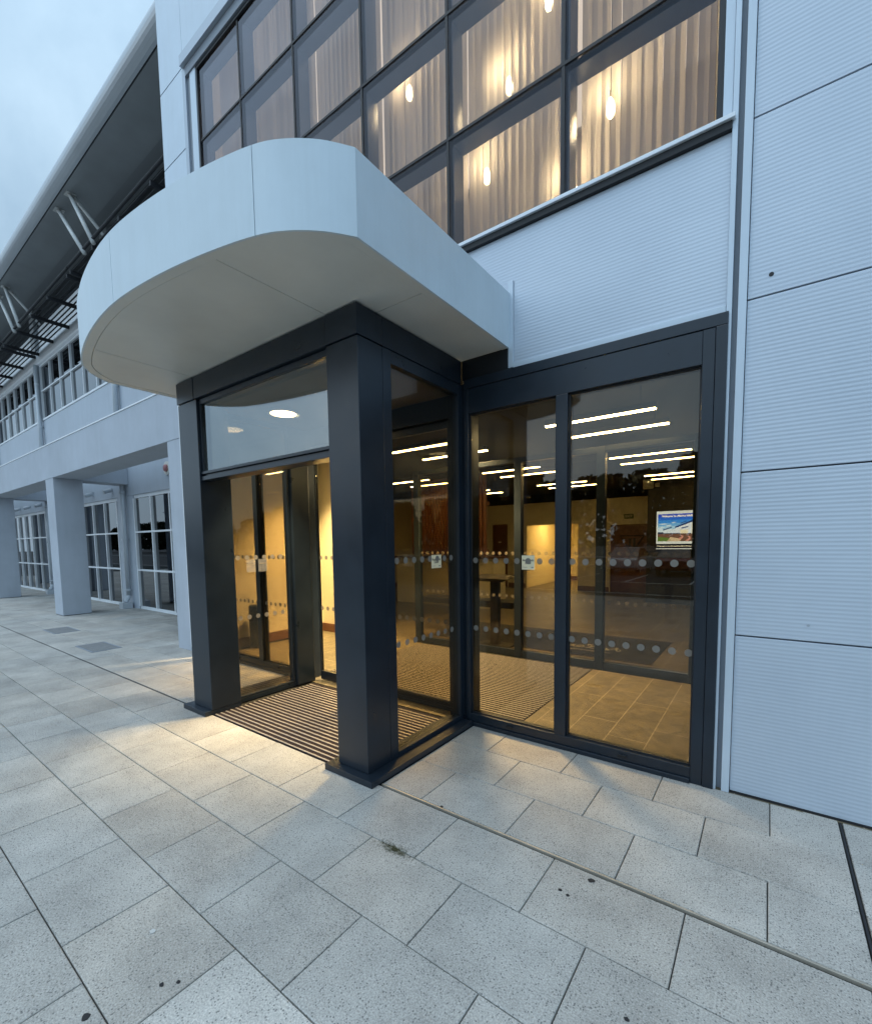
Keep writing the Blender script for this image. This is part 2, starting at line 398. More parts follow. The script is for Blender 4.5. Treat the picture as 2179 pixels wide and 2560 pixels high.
# ================================================================= GROUND
MB().box(-300, 300, -300, 300, -.9, -.30).build('ground', 'asphalt')['kind'] = 'structure'
def slab(mb, x0, x1, y0, y1, z=0.0, ch=.003, dz=0.0):
    t = random.gauss(1, .065); w = random.gauss(0, .012); mb.c = (t+w, t, t-w)
    a = [(x0, y0), (x1, y0), (x1, y1), (x0, y1)]; i = [(x0+ch, y0+ch), (x1-ch, y0+ch), (x1-ch, y1-ch), (x0+ch, y1-ch)]
    d = [random.gauss(0, .0007)+dz for _ in range(4)]
    top = [(p[0], p[1], z+d[k]) for k, p in enumerate(i)]; low = [(p[0], p[1], z-ch+d[k]) for k, p in enumerate(a)]; bot = [(p[0], p[1], z-.05) for p in a]
    mb.face(top)
    for k in range(4):
        j = (k+1) % 4; mb.face([low[k], low[j], top[j], top[k]]); mb.face([bot[k], bot[j], low[j], low[k]])
pv = MB(); G = .0024; U = .585
holes = [(-9.02, -8.24, 2.32, 2.66)]
def rows(ys, offs, xa, xb, ymin=-99, solid=None):
    for r, (y0, y1) in enumerate(zip(ys[:-1], ys[1:])):
        x = offs[r % len(offs)]
        x += math.floor((xa-x)/U)*U
        while x < xb:
            a, b = max(x, xa), min(x+U, xb)
            if xb-b < .12: b = xb
            if a-xa > 0 and a-xa < .12: a = xa
            if b-a > .13 and not (solid and solid(a, b, y0, y1)): slab(pv, a+G, b-G, y0+G, y1-G)
            x += U
main = [2.065-.402*i for i in range(0, 22)][::-1]
offp = [-1.98, -1.70, -1.96, -1.66]
offs_main = [[-1.99, -1.70, -1.95, -1.66][(21-1-i) % 4] for i in range(21)]
rows(main, offs_main, -34, 6.0)
rows([2.095, 2.49, 2.885, 3.265], [-1.12, -1.41, -1.11], -2.03, .372)
rows([2.065, 2.49, 2.885, 3.28], [.385, .68, .385], .388, 6.0)
left_rows = [2.08, 2.48, 2.88, 3.28, 3.68, 4.08, 4.48, 4.72]
rows(left_rows, [-4.87, -5.16], -34, -4.56, solid=lambda a, b, y0, y1: (y0 > 3.2 and a > -7.05))
struct(pv.build('paving', 'paving_stone', tone=True))
struct(MB().box(-34, 6, -6.4, 4.75, -.28, -.012).build('paving_bed', 'joint_sand'))
tag(MB().box(-2.028, 6, 2.080, 2.090, -.02, .002).build('threshold_strip', 'alu_trim', bevel=.001), 'thin brass coloured metal strip let into the paving', 'floor trim')
tag(MB().box(-34, -4.63, 2.062, 2.078, -.02, -.002).build('expansion_joint', 'gasket'), 'dark expansion joint running left from the porch', 'joint')
tag(MB().box(.375, .384, 2.10, 3.27, -.02, -.001).box(.374, .384, .4, 2.064, -.02, -.004).build('expansion_joint', 'gasket'), 'dark expansion joint at right below the ribbed cladding', 'joint')
for i, (x, y, lab) in enumerate([(-8.63, 2.50, 'grey drain cover in the paving nearer the dark post'), (-11.0, 2.62, 'grey drain cover in the paving nearer the white column')]):
    t = thing('drain_cover', lab, 'drain cover', (x, y, 0), 'drain covers in the paving')
    MB().box(x-.36, x+.36, y-.17, y+.17, -.02, .006).build('plate', 'cover_grey', t, .003)
    MB().box(x-.39, x+.39, y-.20, y-.172, -.02, .004).box(x-.39, x+.39, y+.172, y+.20, -.02, .004).box(x-.39, x-.362, y-.17, y+.17, -.02, .004).box(x+.362, x+.39, y-.17, y+.17, -.02, .004).build('frame', 'trim_dark', t)
# ================================================================= MAIN BUILDING CLADDING
bld = thing('office_building', 'blue grey metal clad entrance building with ribbed panels', 'building', (0, 3.5, 0))
P = lambda n, m, mb, bev=.002: mb.build(n, m, bld, bev)
for i in range(10):                                    # right: 1 m ribbed panels
    z0 = .012 if i == 0 else i*.99+.019
    P('cladding_panel', 'clad_ribbed', MB().box(-.147, 2.6, FY, FY+.05, z0, (i+1)*.99+.010))
    P('cladding_panel', 'clad_ribbed', MB().box(2.61, 6.6, FY, FY+.05, z0, (i+1)*.99+.010))
P('backing_wall', 'gasket', MB().box(-.147, 6.6, FY+.051, FY+.10, -.02, 9.9), 0)
P('spandrel_panel', 'clad_ribbed', MB().box(-1.655, -.252, FY, FY+.05, 2.990, 3.955), 0)
P('spandrel_panel', 'clad_ribbed', MB().box(-6.50, -1.655, FY, FY+.05, 3.604, 3.955), 0)
P('spandrel_panel', 'clad_ribbed', MB().box(-6.50, -1.702, FY, FY+.05, 3.40, 3.603), 0)
P('panel_trim', 'clad_smooth', MB().box(-1.70, -1.657, FY-.012, FY+.05, 2.955, 3.60))
P('panel_trim', 'clad_smooth', MB().box(-1.656, -.252, FY-.014, FY+.05, 2.945, 2.986))
P('corner_trim', 'clad_smooth', MB().box(-.250, -.222, FY-.02, FY+.06, .0, 9.9))
P('corner_recess', 'trim_dark', MB().box(-.221, -.193, FY+.018, FY+.06, .0, 9.9), 0)
P('corner_trim', 'clad_smooth', MB().box(-.192, -.150, FY-.02, FY+.06, .0, 9.9))
P('base_flashing', 'gasket', MB().box(-.15, 6.6, FY-.006, FY+.049, -.03, .010), 0)
P('window_sill', 'sill_white', MB().box(-6.3, -.235, FY-.048, FY+.02, 4.003, 4.028))
P('sill_shadow_gap', 'gasket', MB().box(-6.3, -.25, FY-.030, FY+.02, 3.958, 4.001), 0)
for z0, z1 in ((3.5, 3.95), (3.96, 4.95), (4.96, 5.95), (5.96, 6.95), (6.96, 7.95), (7.96, 9.9)):   # left pier of the block
    P('cladding_panel', 'clad_smooth', MB().box(-7.2, -6.535, FY, FY+.05, z0+.005, z1))
P('cladding_panel', 'clad_smooth', MB().box(-7.02, -6.535, FY, FY+.05, .05, 3.495))
P('side_wall', 'clad_smooth', MB().box(-7.2, -7.16, FY+.052, 5.0, 3.92, 9.9))
P('backing_wall', 'gasket', MB().box(-7.155, -6.52, FY+.052, FY+.09, .05, 9.9), 0)
P('top_panel', 'clad_smooth', MB().box(-6.53, -.252, FY, FY+.05, 8.04, 9.9))
P('window_hood', 'trim_grey', MB().box(-6.50, -.252, FY-.06, FY+.05, 7.90, 8.03))
P('window_hood', 'trim_dark', MB().box(-6.44, -.252, FY-.02, FY+.06, 7.775, 7.897))
P('jamb_trim', 'trim_grey', MB().box(-6.532, -6.45, FY-.015, FY+.05, 4.03, 7.897))
P('jamb_trim', 'trim_dark', MB().box(-6.448, -6.36, FY+.012, FY+.06, 4.03, 7.772), 0)
P('jamb_trim', 'clad_smooth', MB().box(-6.358, -6.215, FY-.004, FY+.05, 4.03, 7.772))
P('jamb_trim', 'clad_smooth', MB().box(-.30, -.2515, FY-.01, FY+.05, 4.03, 7.772))
P('roof_slab', 'gasket', MB().box(-7.15, 6.6, FY+.12, 16, 9.7, 9.88), 0)
P('flue_hole', 'gasket', MB().lathe((-.038, FY-.002, 3.093), [(.012, 0), (.012, .02)], 16, 'Y'), 0)
P('rivet', 'trim_grey', MB().lathe((.20, FY-.003, 1.10), [(.008, 0), (.008, .01)], 12, 'Y'), 0)
# ================================================================= UPPER WINDOW
uw = thing('curtain_wall_window', 'large gridded upper window with warm light behind blinds', 'window', (-3.2, FY, 4.03))
mx = [-1.277, -2.27, -3.25, -4.25, -5.25]; tz = [4.930, 5.885, 6.870]
xl, xr, zb, zt = -6.18, -.335, 4.055, 7.735
xs = [xl] + mx[::-1] + [xr]; zs = [zb] + tz + [zt]
for i in range(6):
    for j in range(4):
        MB().box(xs[i]+.012, xs[i+1]-.012, FY+.020, FY+.044, zs[j]+.012, zs[j+1]-.012).build('pane', 'glass_upper', uw)
for x in mx:
    m = MB().box(x-.035, x+.035, FY+.052, FY+.20, zb, zt).build('mullion', 'anthracite', uw, .003)
    MB().box(x-.012, x+.012, FY+.014, FY+.050, zb, zt).build('gasket', 'gasket', m)
for z in tz:
    for i in range(6):
        a, b = xs[i]+.036, xs[i+1]-.036
        MB().box(a, b, FY+.053, FY+.19, z-.035, z+.035).build('transom', 'anthracite', uw, .003)
MB().box(xl, xr, FY+.012, FY+.048, tz[0]-.011, tz[0]+.011).box(xl, xr, FY+.012, FY+.048, tz[1]-.011, tz[1]+.011).box(xl, xr, FY+.012, FY+.048, tz[2]-.011, tz[2]+.011).build('glazing_bead', 'gasket', uw)
MB().box(xl-.03, xl, FY+.0, FY+.20, 4.03, 7.772).box(xr, xr+.034, FY+.0, FY+.20, 4.03, 7.772).box(xl, xr, FY+.0, FY+.20, 4.03, zb).box(xl, xr, FY+.0, FY+.20, zt, 7.772).build('frame', 'anthracite_dark', uw, .002)
# room behind it
rm = thing('upper_room', 'warm lit upstairs room behind the gridded window', 'room', (-3.3, 6, 3.95))
MB().box(-6.5, -.2, FY+.21, 8.2, 3.90, 3.95).build('room_floor', 'room_paint', rm)
MB().box(-6.5, -.2, FY+.21, 8.2, 8.60, 8.65).build('room_ceiling', 'ceiling_white', rm)
MB().box(-6.5, -.2, 8.2, 8.3, 3.95, 8.60).build('back_wall', 'room_paint', rm)
MB().box(-6.55, -6.5, FY+.21, 8.2, 3.95, 8.60).build('side_wall', 'room_paint', rm)
MB().box(-.2, -.16, FY+.21, 8.2, 3.95, 8.60).build('side_wall', 'room_paint', rm)
if True:
    MB().box(-6.3, -.4, 3.75, 8.0, 8.56, 8.598).build('added_glow_panel', 'added_room_glow', rm)  # unseen glowing ceiling panel, added to backlight the blinds
ord6 = ['leftmost', 'second from left', 'third from left', 'fourth from left', 'second from right', 'rightmost']
for i in range(6):
    b = MB(); x = xs[i]+.036; e = xs[i+1]-.04
    rnd = random.Random(i*11+3)
    while x < e:
        w = .074; a = R(rnd.choice([14, 20, 24, 30, 42, 50, -12, 18]) + rnd.uniform(-5, 5)); cx = x+.037; cy = FY+.30
        dx, dy = math.cos(a)*w/2, math.sin(a)*w/2
        p = [(cx-dx, cy-dy), (cx, cy+.006), (cx+dx, cy+dy)]
        for q0, q1 in ((p[0], p[1]), (p[1], p[2])):
            b.face([(q0[0], q0[1], 4.0), (q1[0], q1[1], 4.0), (q1[0], q1[1], 8.40), (q0[0], q0[1], 8.40)])
        x += .066 + rnd.uniform(-.003, .007)
    t = thing('vertical_blind', 'beige vertical blind in the %s bay of the upper window' % ord6[i], 'blind', ((xs[i]+xs[i+1])/2, FY+.30, 4.0), 'vertical blinds of the upper window')
    b.build('slats', 'blind_cloth', t)
    MB().box(xs[i]+.04, xs[i+1]-.04, FY+.28, FY+.32, 8.405, 8.44).build('head_rail', 'white_frame', t)
bulbs = [(-3.039, 3.74, 6.055), (-1.935, 3.74, 5.5), (-2.159, 3.74, 4.873), (-1.08, 3.74, 4.865), (-1.371, 3.74, 4.426), (-1.579, 3.74, 5.934)]
bl_lab = ['glowing elongated bulb in the fourth window bay from the right', 'brightest glowing bulb just above a transom of the upper window', 'glowing bulb low in the second window bay from the right', 'pair-like glowing bulb in the rightmost window bay', 'small glowing bulb low in the window just above the sill', 'glowing bulb at the very top edge of the photo']
def pendant(x, y, z, lab):
    t = thing('pendant_lamp', lab, 'lamp', (x, y, z), 'pendant bulbs in the upstairs room')
    MB().lathe((x, y, z-.07), [(.004, 0), (.022, .012), (.032, .04), (.033, .07), (.026, .105), (.014, .135)], 14).build('bulb', 'lamp_bulb', t, smooth=True)
    pl = bpy.data.lights.new('bulb_light', 'POINT'); pl.energy = .9; pl.color = (1, .84, .62); pl.shadow_soft_size = .05
    po = bpy.data.objects.new('bulb_light', pl); COL.objects.link(po); po.parent = t; po.location = (0, .03, -.02)
    MB().lathe((x, y, z+.066), [(.016, 0), (.018, .03), (.012, .055)], 12).tube((x, y, z+.12), (x, y, 8.59), .003, 6).build('cord', 'gasket', t)
# ================================================================= CANOPY
can = thing('entrance_canopy', 'pale blue grey curved canopy projecting over the entrance', 'canopy', (-3.33, 2.2, 3.1))
half = [(-1.689, 1.655), (-1.790, 1.527), (-1.925, 1.420), (-2.075, 1.350), (-2.34, 1.282), (-2.67, 1.222), (-3.02, 1.182), (-3.33, 1.168)]
CX = -3.33
pts = half + [(2*CX-x, y) for x, y in half[-2::-1]]
def catmull(p, k=5):
    out = []
    for i in range(len(p)-1):
        p0 = p[max(i-1, 0)]; p1 = p[i]; p2 = p[i+1]; p3 = p[min(i+2, len(p)-1)]
        for j in range(k):
            t = j/k; q = []
            for c in range(2):
                q.append(.5*((2*p1[c]) + (-p0[c]+p2[c])*t + (2*p0[c]-5*p1[c]+4*p2[c]-p3[c])*t*t + (-p0[c]+3*p1[c]-3*p2[c]+p3[c])*t**3))
            out.append(tuple(q))
    out.append(p[-1]); return out
curve = catmull(pts)
ZB, ZT = 3.105, 3.518
def strip(pl, z0, z1, th=.012):       # wall of thickness th along a polyline, outside on its right hand
    m = MB(); nn = []
    for i, p in enumerate(pl):
        a = Vector(pl[max(i-1, 0)]); b = Vector(pl[min(i+1, len(pl)-1)]); d = (b-a).normalized(); nn.append(Vector((d.y, -d.x)))
    inn = [(p[0]+n.x*th, p[1]+n.y*th) for p, n in zip(pl, nn)]
    for i in range(len(pl)-1):
        a, b, c, d = pl[i], pl[i+1], inn[i+1], inn[i]
        m.face([(*a, z0), (*a, z1), (*b, z1), (*b, z0)]); m.face([(*d, z0), (*c, z0), (*c, z1), (*d, z1)])
        m.face([(*a, z1), (*d, z1), (*c, z1), (*b, z1)]); m.face([(*a, z0), (*b, z0), (*c, z0), (*d, z0)])
    for k in (0, -1):
        m.face([(*pl[k], z0), (*inn[k], z0), (*inn[k], z1), (*pl[k], z1)])
    return m
def cut(pl, xa, xb): return [p for p in pl if xb-1e-6 <= p[0] <= xa+1e-6]
def at_x(x):
    for a, b in zip(curve[:-1], curve[1:]):
        if (a[0]-x)*(b[0]-x) <= 0:
            t = (x-a[0])/(b[0]-a[0]+1e-9); return (x, a[1]+(b[1]-a[1])*t)
J = [-2.078, -3.33-.0, -4.582]
segs = [curve[0][0]] + J + [curve[-1][0]]
for k, (a, b) in enumerate(zip(segs[:-1], segs[1:])):
    g0 = 0.0 if k == 0 else .0022; g1 = 0.0 if k == len(segs)-2 else .0022
    if k in (0, ): pass
    pl = [p for p in curve if b+g1 < p[0] < a-g0]
    s0 = at_x(a-g0) or curve[0]; e0 = at_x(b+g1) or curve[-1]
    pl = [s0] + [p for p in pl if abs(p[0]-s0[0]) > .002 and abs(p[0]-e0[0]) > .002] + [e0]
    strip(pl, ZB, ZT).build('fascia_panel', 'canopy_paint', can, smooth=False)
MB().box(-1.703, -1.689, 1.657, FY-.002, ZB, ZT).build('side_panel', 'canopy_paint', can, .001)
MB().box(-4.971, -4.957, 1.657, FY-.002, ZB, ZT).build('side_panel', 'canopy_paint', can, .001)
def soff(name, ring, z0, z1, m='soffit_paint'): MB().prism(ring, z0, z1).build(name, m, can)
def inset(pl, th):
    out = []
    for i, p in enumerate(pl):
        a = Vector(pl[max(i-1, 0)]); b = Vector(pl[min(i+1, len(pl)-1)]); d = (b-a).normalized(); out.append((p[0]+d.y*th, p[1]-d.x*th))
    return out
full = [(-1.689, FY-.004)] + curve + [(-4.971, FY-.004)]
def mitre(pl, th):
    out = []
    for i, p in enumerate(pl):
        p = Vector(p); ns = []
        for a, b in ((i-1, i), (i, i+1)):
            if 0 <= a and b < len(pl):
                d = (Vector(pl[b])-Vector(pl[a])).normalized(); ns.append(Vector((d.y, -d.x)))
        n = ns[0] if len(ns) == 1 else (ns[0]+ns[1]).normalized()
        k = th if len(ns) == 1 else th/max(.5, n.dot(ns[0]))
        # inside of the outline is on the left hand here
        out.append((p.x+n.x*k*SGN, p.y+n.y*k*SGN))
    return out
SGN = 1
if mitre(full, .1)[len(full)//2][1] < full[len(full)//2][1]: SGN = -1
lip_a, lip_b, inn_f = mitre(full, .0125), mitre(full, .066), mitre(full, .070)
lm = MB()
for a, b, c, d in zip(lip_a[:-1], lip_a[1:], lip_b[1:], lip_b[:-1]):
    lm.face([(*a, ZB+.002), (*d, ZB+.002), (*c, ZB+.002), (*b, ZB+.002)]); lm.face([(*d, ZB+.002), (*d, ZB+.03), (*c, ZB+.03), (*c, ZB+.002)])
lm.build('edge_trim', 'soffit_paint', can)
inn = inn_f[1:-1]
gx = .0025
def inn_y(x):
    for a, b in zip(inn[:-1], inn[1:]):
        if (a[0]-x)*(b[0]-x) <= 1e-12: return a[1]+(b[1]-a[1])*((x-a[0])/(b[0]-a[0]) if abs(b[0]-a[0]) > 1e-9 else 0)
    return inn[0][1]
front = lambda xa, xb, yb: [(xb, yb), (xb, inn_y(xb))] + [p for p in inn[::-1] if xb+.004 < p[0] < xa-.004] + [(xa, inn_y(xa)), (xa, yb)]
XR, XL = inn[0][0], inn[-1][0]
for xa, xb in ((XR, -2.418), (-2.423, -4.237), (-4.242, XL)):
    soff('soffit_panel', front(xa, xb, 2.245), ZB+.005, ZB+.02)
soff('soffit_panel', [(XL, 2.25), (XR, 2.25), (XR, FY-.01), (XL, FY-.01)], ZB+.005, ZB+.02)
top_ring = [(p[0], p[1]) for p in mitre(full, .0135)[1:-1]]
MB().prism([(-4.956, FY-.004)] + top_ring[::-1] + [(-1.704, FY-.004)], ZT-.05, ZT-.03).build('roof_deck', 'trim_grey', can)
# ================================================================= PORCH (dark frame)
por = thing('entrance_porch', 'anthracite framed glazed porch with open front', 'porch', (-3.33, 2.6, 0))
Q = lambda n, mb, m='anthracite', bev=.003: mb.build(n, m, por, bev)
Q('corner_post', MB().box(-2.425, -2.128, 2.060, 2.285, .046, 2.905))
Q('corner_post', MB().box(-4.530, -4.190, 2.060, 2.350, .046, 2.905))
Q('post_reveal', MB().box(-2.427, -2.395, 2.286, 2.43, .046, 2.905), 'anthracite_dark')
Q('fascia_board', MB().box(-4.220, -2.423, 2.056, 2.30, 2.912, 3.100))
Q('fascia_board', MB().box(-2.419, -2.124, 2.052, 2.286, 2.912, 3.100))
Q('fascia_board', MB().box(-4.534, -4.224, 2.052, 2.35, 2.912, 3.100))
Q('fascia_board', MB().box(-2.30, -2.126, 2.290, FY-.035, 2.912, 3.100))
Q('fascia_board', MB().box(-4.532, -4.36, 2.354, FY-.035, 2.912, 3.100))
Q('base_plate', MB().box(-4.62, -4.192, 1.995, 2.352, 0, .044))
Q('base_plate', MB().prism([(-2.50, 1.995), (-2.035, 1.995), (-2.035, FY-.04), (-2.30, FY-.04), (-2.30, 2.32), (-2.50, 2.32)], 0, .044))
Q('base_plate', MB().box(-4.62, -4.27, 2.355, FY-.04, 0, .040))
for xg, xi in ((-2.13, -2.21), (-4.34, -4.27)):
    lo, hi = min(xg, xi), max(xg, xi)
    y0 = 2.289 if xg > -3 else 2.353; ya = 2.37 if xg > -3 else 2.39; yb = 3.19 if xg > -3 else 3.02
    zb_ = .080 if xg > -3 else .066
    Q('side_frame', MB().box(lo, hi, y0, ya, .046, 2.908).box(lo, hi, yb, (FY-.012) if xg > -3 else 3.045, .046, 2.908).box(lo, hi, ya+.002, yb-.002, 2.822, 2.908).box(lo, hi, ya+.002, yb-.002, .046, zb_), bev=.002)
    g = MB().box((lo+hi)/2-.012, (lo+hi)/2+.012, ya-.005, yb+.005, zb_-.002, 2.826).build('side_glass', 'glass_entrance', por)
    d = MB()
    for z in (1.470, .86):
        y = ya+.05
        while y < yb-.02:
            if not (z > 1 and xg > -3 and False): d.lathe(((lo+hi)/2+.0135, y, z), [(.024, 0), (.024, .0006)], 16, 'X')
            y += .0975
    d.build('glass_dots', 'frost_dot', g)
Q('head_rail', MB().box(-4.188, -2.427, 2.075, 2.20, 2.188, 2.222).box(-4.188, -2.427, 2.095, 2.20, 2.223, 2.242).box(-4.188, -2.427, 2.075, 2.20, 2.243, 2.266), bev=.002)
Q('fanlight_frame', MB().box(-4.188, -4.165, 2.085, 2.16, 2.267, 2.905).box(-2.452, -2.427, 2.085, 2.16, 2.267, 2.905).box(-4.164, -2.453, 2.085, 2.16, 2.862, 2.905), bev=.002)
Q('fanlight_glass', MB().box(-4.164, -2.453, 2.10, 2.122, 2.268, 2.861), 'glass_fanlight', 0)
Q('porch_ceiling', MB().box(-4.262, -2.212, 2.21, FY+.01, 2.864, 2.89), 'porch_board', 0)
def downlight(x, y, z, lab, e, size, blend, soft=.07):
    t = thing('recessed_downlight', lab, 'ceiling light', (x, y, z))
    MB().lathe((x, y, z-.012), [(.145, .012), (.145, .0), (.122, .0), (.120, .012)], 28).build('trim_ring', 'white_plastic', t, smooth=False)
    MB().lathe((x, y, z-.011), [(.118, 0), (.118, .010)], 28).build('diffuser', 'lamp_down', t)
    ld = bpy.data.lights.new('downlight_beam', 'SPOT'); ld.energy = e; ld.spot_size = R(size); ld.spot_blend = blend; ld.shadow_soft_size = soft; ld.color = (1, .76, .42)
    lo_ = bpy.data.objects.new('downlight_beam', ld); COL.objects.link(lo_); lo_.parent = t; lo_.location = (0, 0, -.03)
downlight(-3.82, 2.70, 2.862, 'round bright downlight in the porch ceiling', 330, 76, .8)
downlight(-3.45, 5.10, 2.93, 'round downlight in the lobby ceiling between the bar lights', 1700, 117, .45, .32)
downlight(-5.75, 4.75, 3.155, 'added round downlight washing the cream lobby wall', 1500, 98, .9, .1)  # added lamp, put here to brighten the cream wall
# entrance mats
def floor_mat(label, x0, x1, y0, y1, z, carpet, pitch=.049):
    t = thing('entrance_mat', label, 'mat', ((x0+x1)/2, (y0+y1)/2, z), 'ribbed entrance mats')
    MB().box(x0, x1, y0, y1, z-.02, z).build('carpet_strips', carpet, t)
    b = MB(); y = y0+.006
    while y < y1-.018:
        b.box(x0+.004, x1-.004, y, y+.012, z-.015, z+.0035); y += pitch
    b.build('metal_bars', 'alu', t)
floor_mat('dark ribbed metal mat filling the open porch floor', -4.186, -2.30, 2.075, 3.22, .002, 'mat_carpet')
floor_mat('ribbed metal mat indoors behind the entrance glass', -4.40, -1.715, 3.47, 5.50, .006, 'mat_inner')
# ================================================================= GLAZED WINGS LEFT AND RIGHT OF THE PORCH
def wing(label, xo, xc, xm, flip, xglass, recs):
    t = thing('glazed_screen', label, 'glazed wall', ((xo+xc)/2, FY, 0), 'glazed screens beside the porch')
    s = 1 if not flip else -1
    lo, hi = min(xo, xc), max(xo, xc)
    F = lambda n, mb, m='anthracite', bev=.003, par=None: mb.build(n, m, par or t, bev)
    st = .13; 
    a0, a1 = (hi-st, hi) if not flip else (lo, lo+st)             # outer stile
    F('outer_stile', MB().box(a0+(0 if not flip else .063), a1-(.063 if not flip else 0), FY-.03, FY+.07, 0, 2.868).box((a1-.061) if not flip else a0, a1 if not flip else a0+.061, FY-.036, FY+.07, 0, 2.868))
    c0, c1 = (lo-.0, lo+.035) if not flip else (hi-.035, hi)
    F('inner_stile', MB().box(c0, c1, FY-.03, FY+.07, 0, 2.868))
    F('mullion', MB().box(xm-.045, xm+.045, FY-.03, FY+.07, .105, 2.664))
    ia, ib = (c1, a0) if not flip else (a1, c0)
    F('head_panel', MB().box(ia+.001, ib-.001, FY-.028, FY+.07, 2.665, 2.867))
    F('head_panel', MB().box(lo, hi, FY-.034, FY+.07, 2.870, 2.942))
    F('bottom_rail', MB().box(ia+.001, ib-.001, FY-.028, FY+.07, .034, .104))
    F('threshold', MB().box(ia+.001, ib-.001, FY-.045, FY+.07, .0, .033))
    for (g0, g1) in ((ia, xm-.045), (xm+.045, ib)):
        g = F('glass_pane', MB().box(g0+.002, g1-.002, FY+.010, FY+.030, .106, 2.663), 'glass_entrance', 0)
        F('glazing_gasket', MB().box(g0+.0015, g0+.012, FY+.0, FY+.009, .106, 2.663).box(g1-.012, g1-.0015, FY+.0, FY+.009, .106, 2.663).box(g0+.013, g1-.013, FY+.0, FY+.009, .106, .115).box(g0+.013, g1-.013, FY+.0, FY+.009, 2.654, 2.663), 'gasket', 0, g)
        d = MB()
        for z in (1.442, .857):
            k = 0; x = g1-.03 if not flip else g0+.03
            n = int((g1-g0-.06)/.0975); x = (g0+g1)/2 - n*.0975/2
            for i in range(n+1): d.lathe((x+i*.0975, FY+.0085, z), [(.0245, -.0004), (.0245, .0)], 18, 'Y')
        d.build('glass_dots', 'frost_dot', g)
        F('drain_cap', MB().box((g0+g1)/2-.03, (g0+g1)/2+.03, FY-.040, FY-.029, .060, .078), 'anthracite_dark', .002)
    return t
wing('dark framed two pane glazed screen right of the porch', -.236, -2.10, -1.256, False, 0, 0)
wing('dark framed glazed screen seen through the porch at left', -6.42, -4.56, -5.25, True, 0, 0)
tag(MB().box(-2.126, -1.702, FY-.018, FY+.05, 2.944, 3.104).build('header_panel', 'anthracite_dark', None, .002), 'black header panel tucked under the canopy at right', 'panel')
tag(MB().box(-6.42, -4.536, FY-.018, FY+.05, 2.944, 3.398).build('header_panel', 'anthracite_dark', None, .002), 'black header panel under the canopy at left', 'panel')
# inner corner posts and sliding door set in the facade line
idr = thing('sliding_door', 'dark framed automatic sliding door inside the porch', 'door', (-3.3, FY+.12, 0))
D = lambda n, mb, m='anthracite', bev=.003, p=None: mb.build(n, m, p or idr, bev)
D('door_post', MB().box(-4.555, -4.425, FY-.008, FY+.20, .0, 2.925).box(-4.423, -4.345, 3.20, FY+.20, .0, 2.925))
D('door_track_post', MB().box(-4.343, -4.240, 3.05, 3.30, .0, 2.925), 'anthracite', .018)
D('door_post', MB().box(-2.32, -2.23, FY+.03, FY+.20, .0, 2.925).box(-2.228, -2.103, FY-.008, FY+.20, .0, 2.925))
D('header_box', MB().box(-4.224, -2.321, FY+.04, FY+.18, 2.69, 2.925))
for k, (a, b) in enumerate(((-4.222, -3.262), (-3.258, -2.322))):
    lf = D('door_leaf', MB().box(a, b, FY+.09, FY+.13, .012, .112).box(a, b, FY+.09, FY+.13, 2.62, 2.688).box(a, a+(.045 if k else .012), FY+.09, FY+.13, .113, 2.619).box(b-.045, b, FY+.09, FY+.13, .113, 2.619))
    g = D('glass_pane', MB().box(a+(.046 if k else .013), b-.046, FY+.102, FY+.118, .113, 2.618), 'glass_inner', 0, lf)
    d = MB()
    for z in (1.442, .857):
        for i in range(9): d.lathe((a+(.09 if k else .055)+i*.0975*.97, FY+.1005, z), [(.0245, -.0006), (.0245, 0)], 16, 'Y')
    d.build('glass_dots', 'frost_dot', lf)
# paper notices stuck on the glass
def notice_y(x0, x1, z0, z1, y, label):
    t = thing('paper_notice', label, 'notice', ((x0+x1)/2, y, z0), 'paper notices on the glass')
    MB().box(x0, x1, y-.0003, y+.0003, z0, z1).build('sheet', 'paper_warm_lit', t)
    cx = (x0+x1)/2; h = z1-z0; w = x1-x0
    text_mesh('Automatic', w*.205, 'heading', 'ink', t, face_y(cx, y-.0004, z0+h*.66), bold=.0008, depth=.00008)
    text_mesh('Door', w*.205, 'heading', 'ink', t, face_y(cx, y-.0004, z0+h*.46), bold=.0008, depth=.00008)
    MB().box(x0+w*.08, x0+w*.42, y-.0005, y-.0003, z0+h*.155, z0+h*.18).box(x0+w*.74, x0+w*.90, y-.0005, y-.0003, z0+h*.12, z0+h*.20).build('small_print', 'ink_soft', t)
def notice_x(y0, y1, z0, z1, x, label):
    t = thing('paper_notice', label, 'notice', (x, (y0+y1)/2, z0), 'paper notices on the glass')
    MB().box(x-.0003, x+.0003, y0, y1, z0, z1).build('sheet', 'paper_warm_lit', t)
    cy = (y0+y1)/2; h = z1-z0; w = y1-y0
    text_mesh('Automatic', w*.205, 'heading', 'ink', t, face_x(x+.0004, cy, z0+h*.66), bold=.0008, depth=.00008)
    text_mesh('Door', w*.205, 'heading', 'ink', t, face_x(x+.0004, cy, z0+h*.46), bold=.0008, depth=.00008)
    MB().box(x+.0003, x+.0005, y0+w*.08, y0+w*.42, z0+h*.155, z0+h*.18).box(x+.0003, x+.0005, y0+w*.74, y0+w*.90, z0+h*.12, z0+h*.20).build('small_print', 'ink_soft', t)
notice_y(-1.592, -1.481, 1.374, 1.487, FY+.0092, 'white Automatic Door notice on the right glazed screen')
notice_x(2.831, 2.963, 1.394, 1.499, -2.1575, 'white Automatic Door notice on the side glass of the porch')
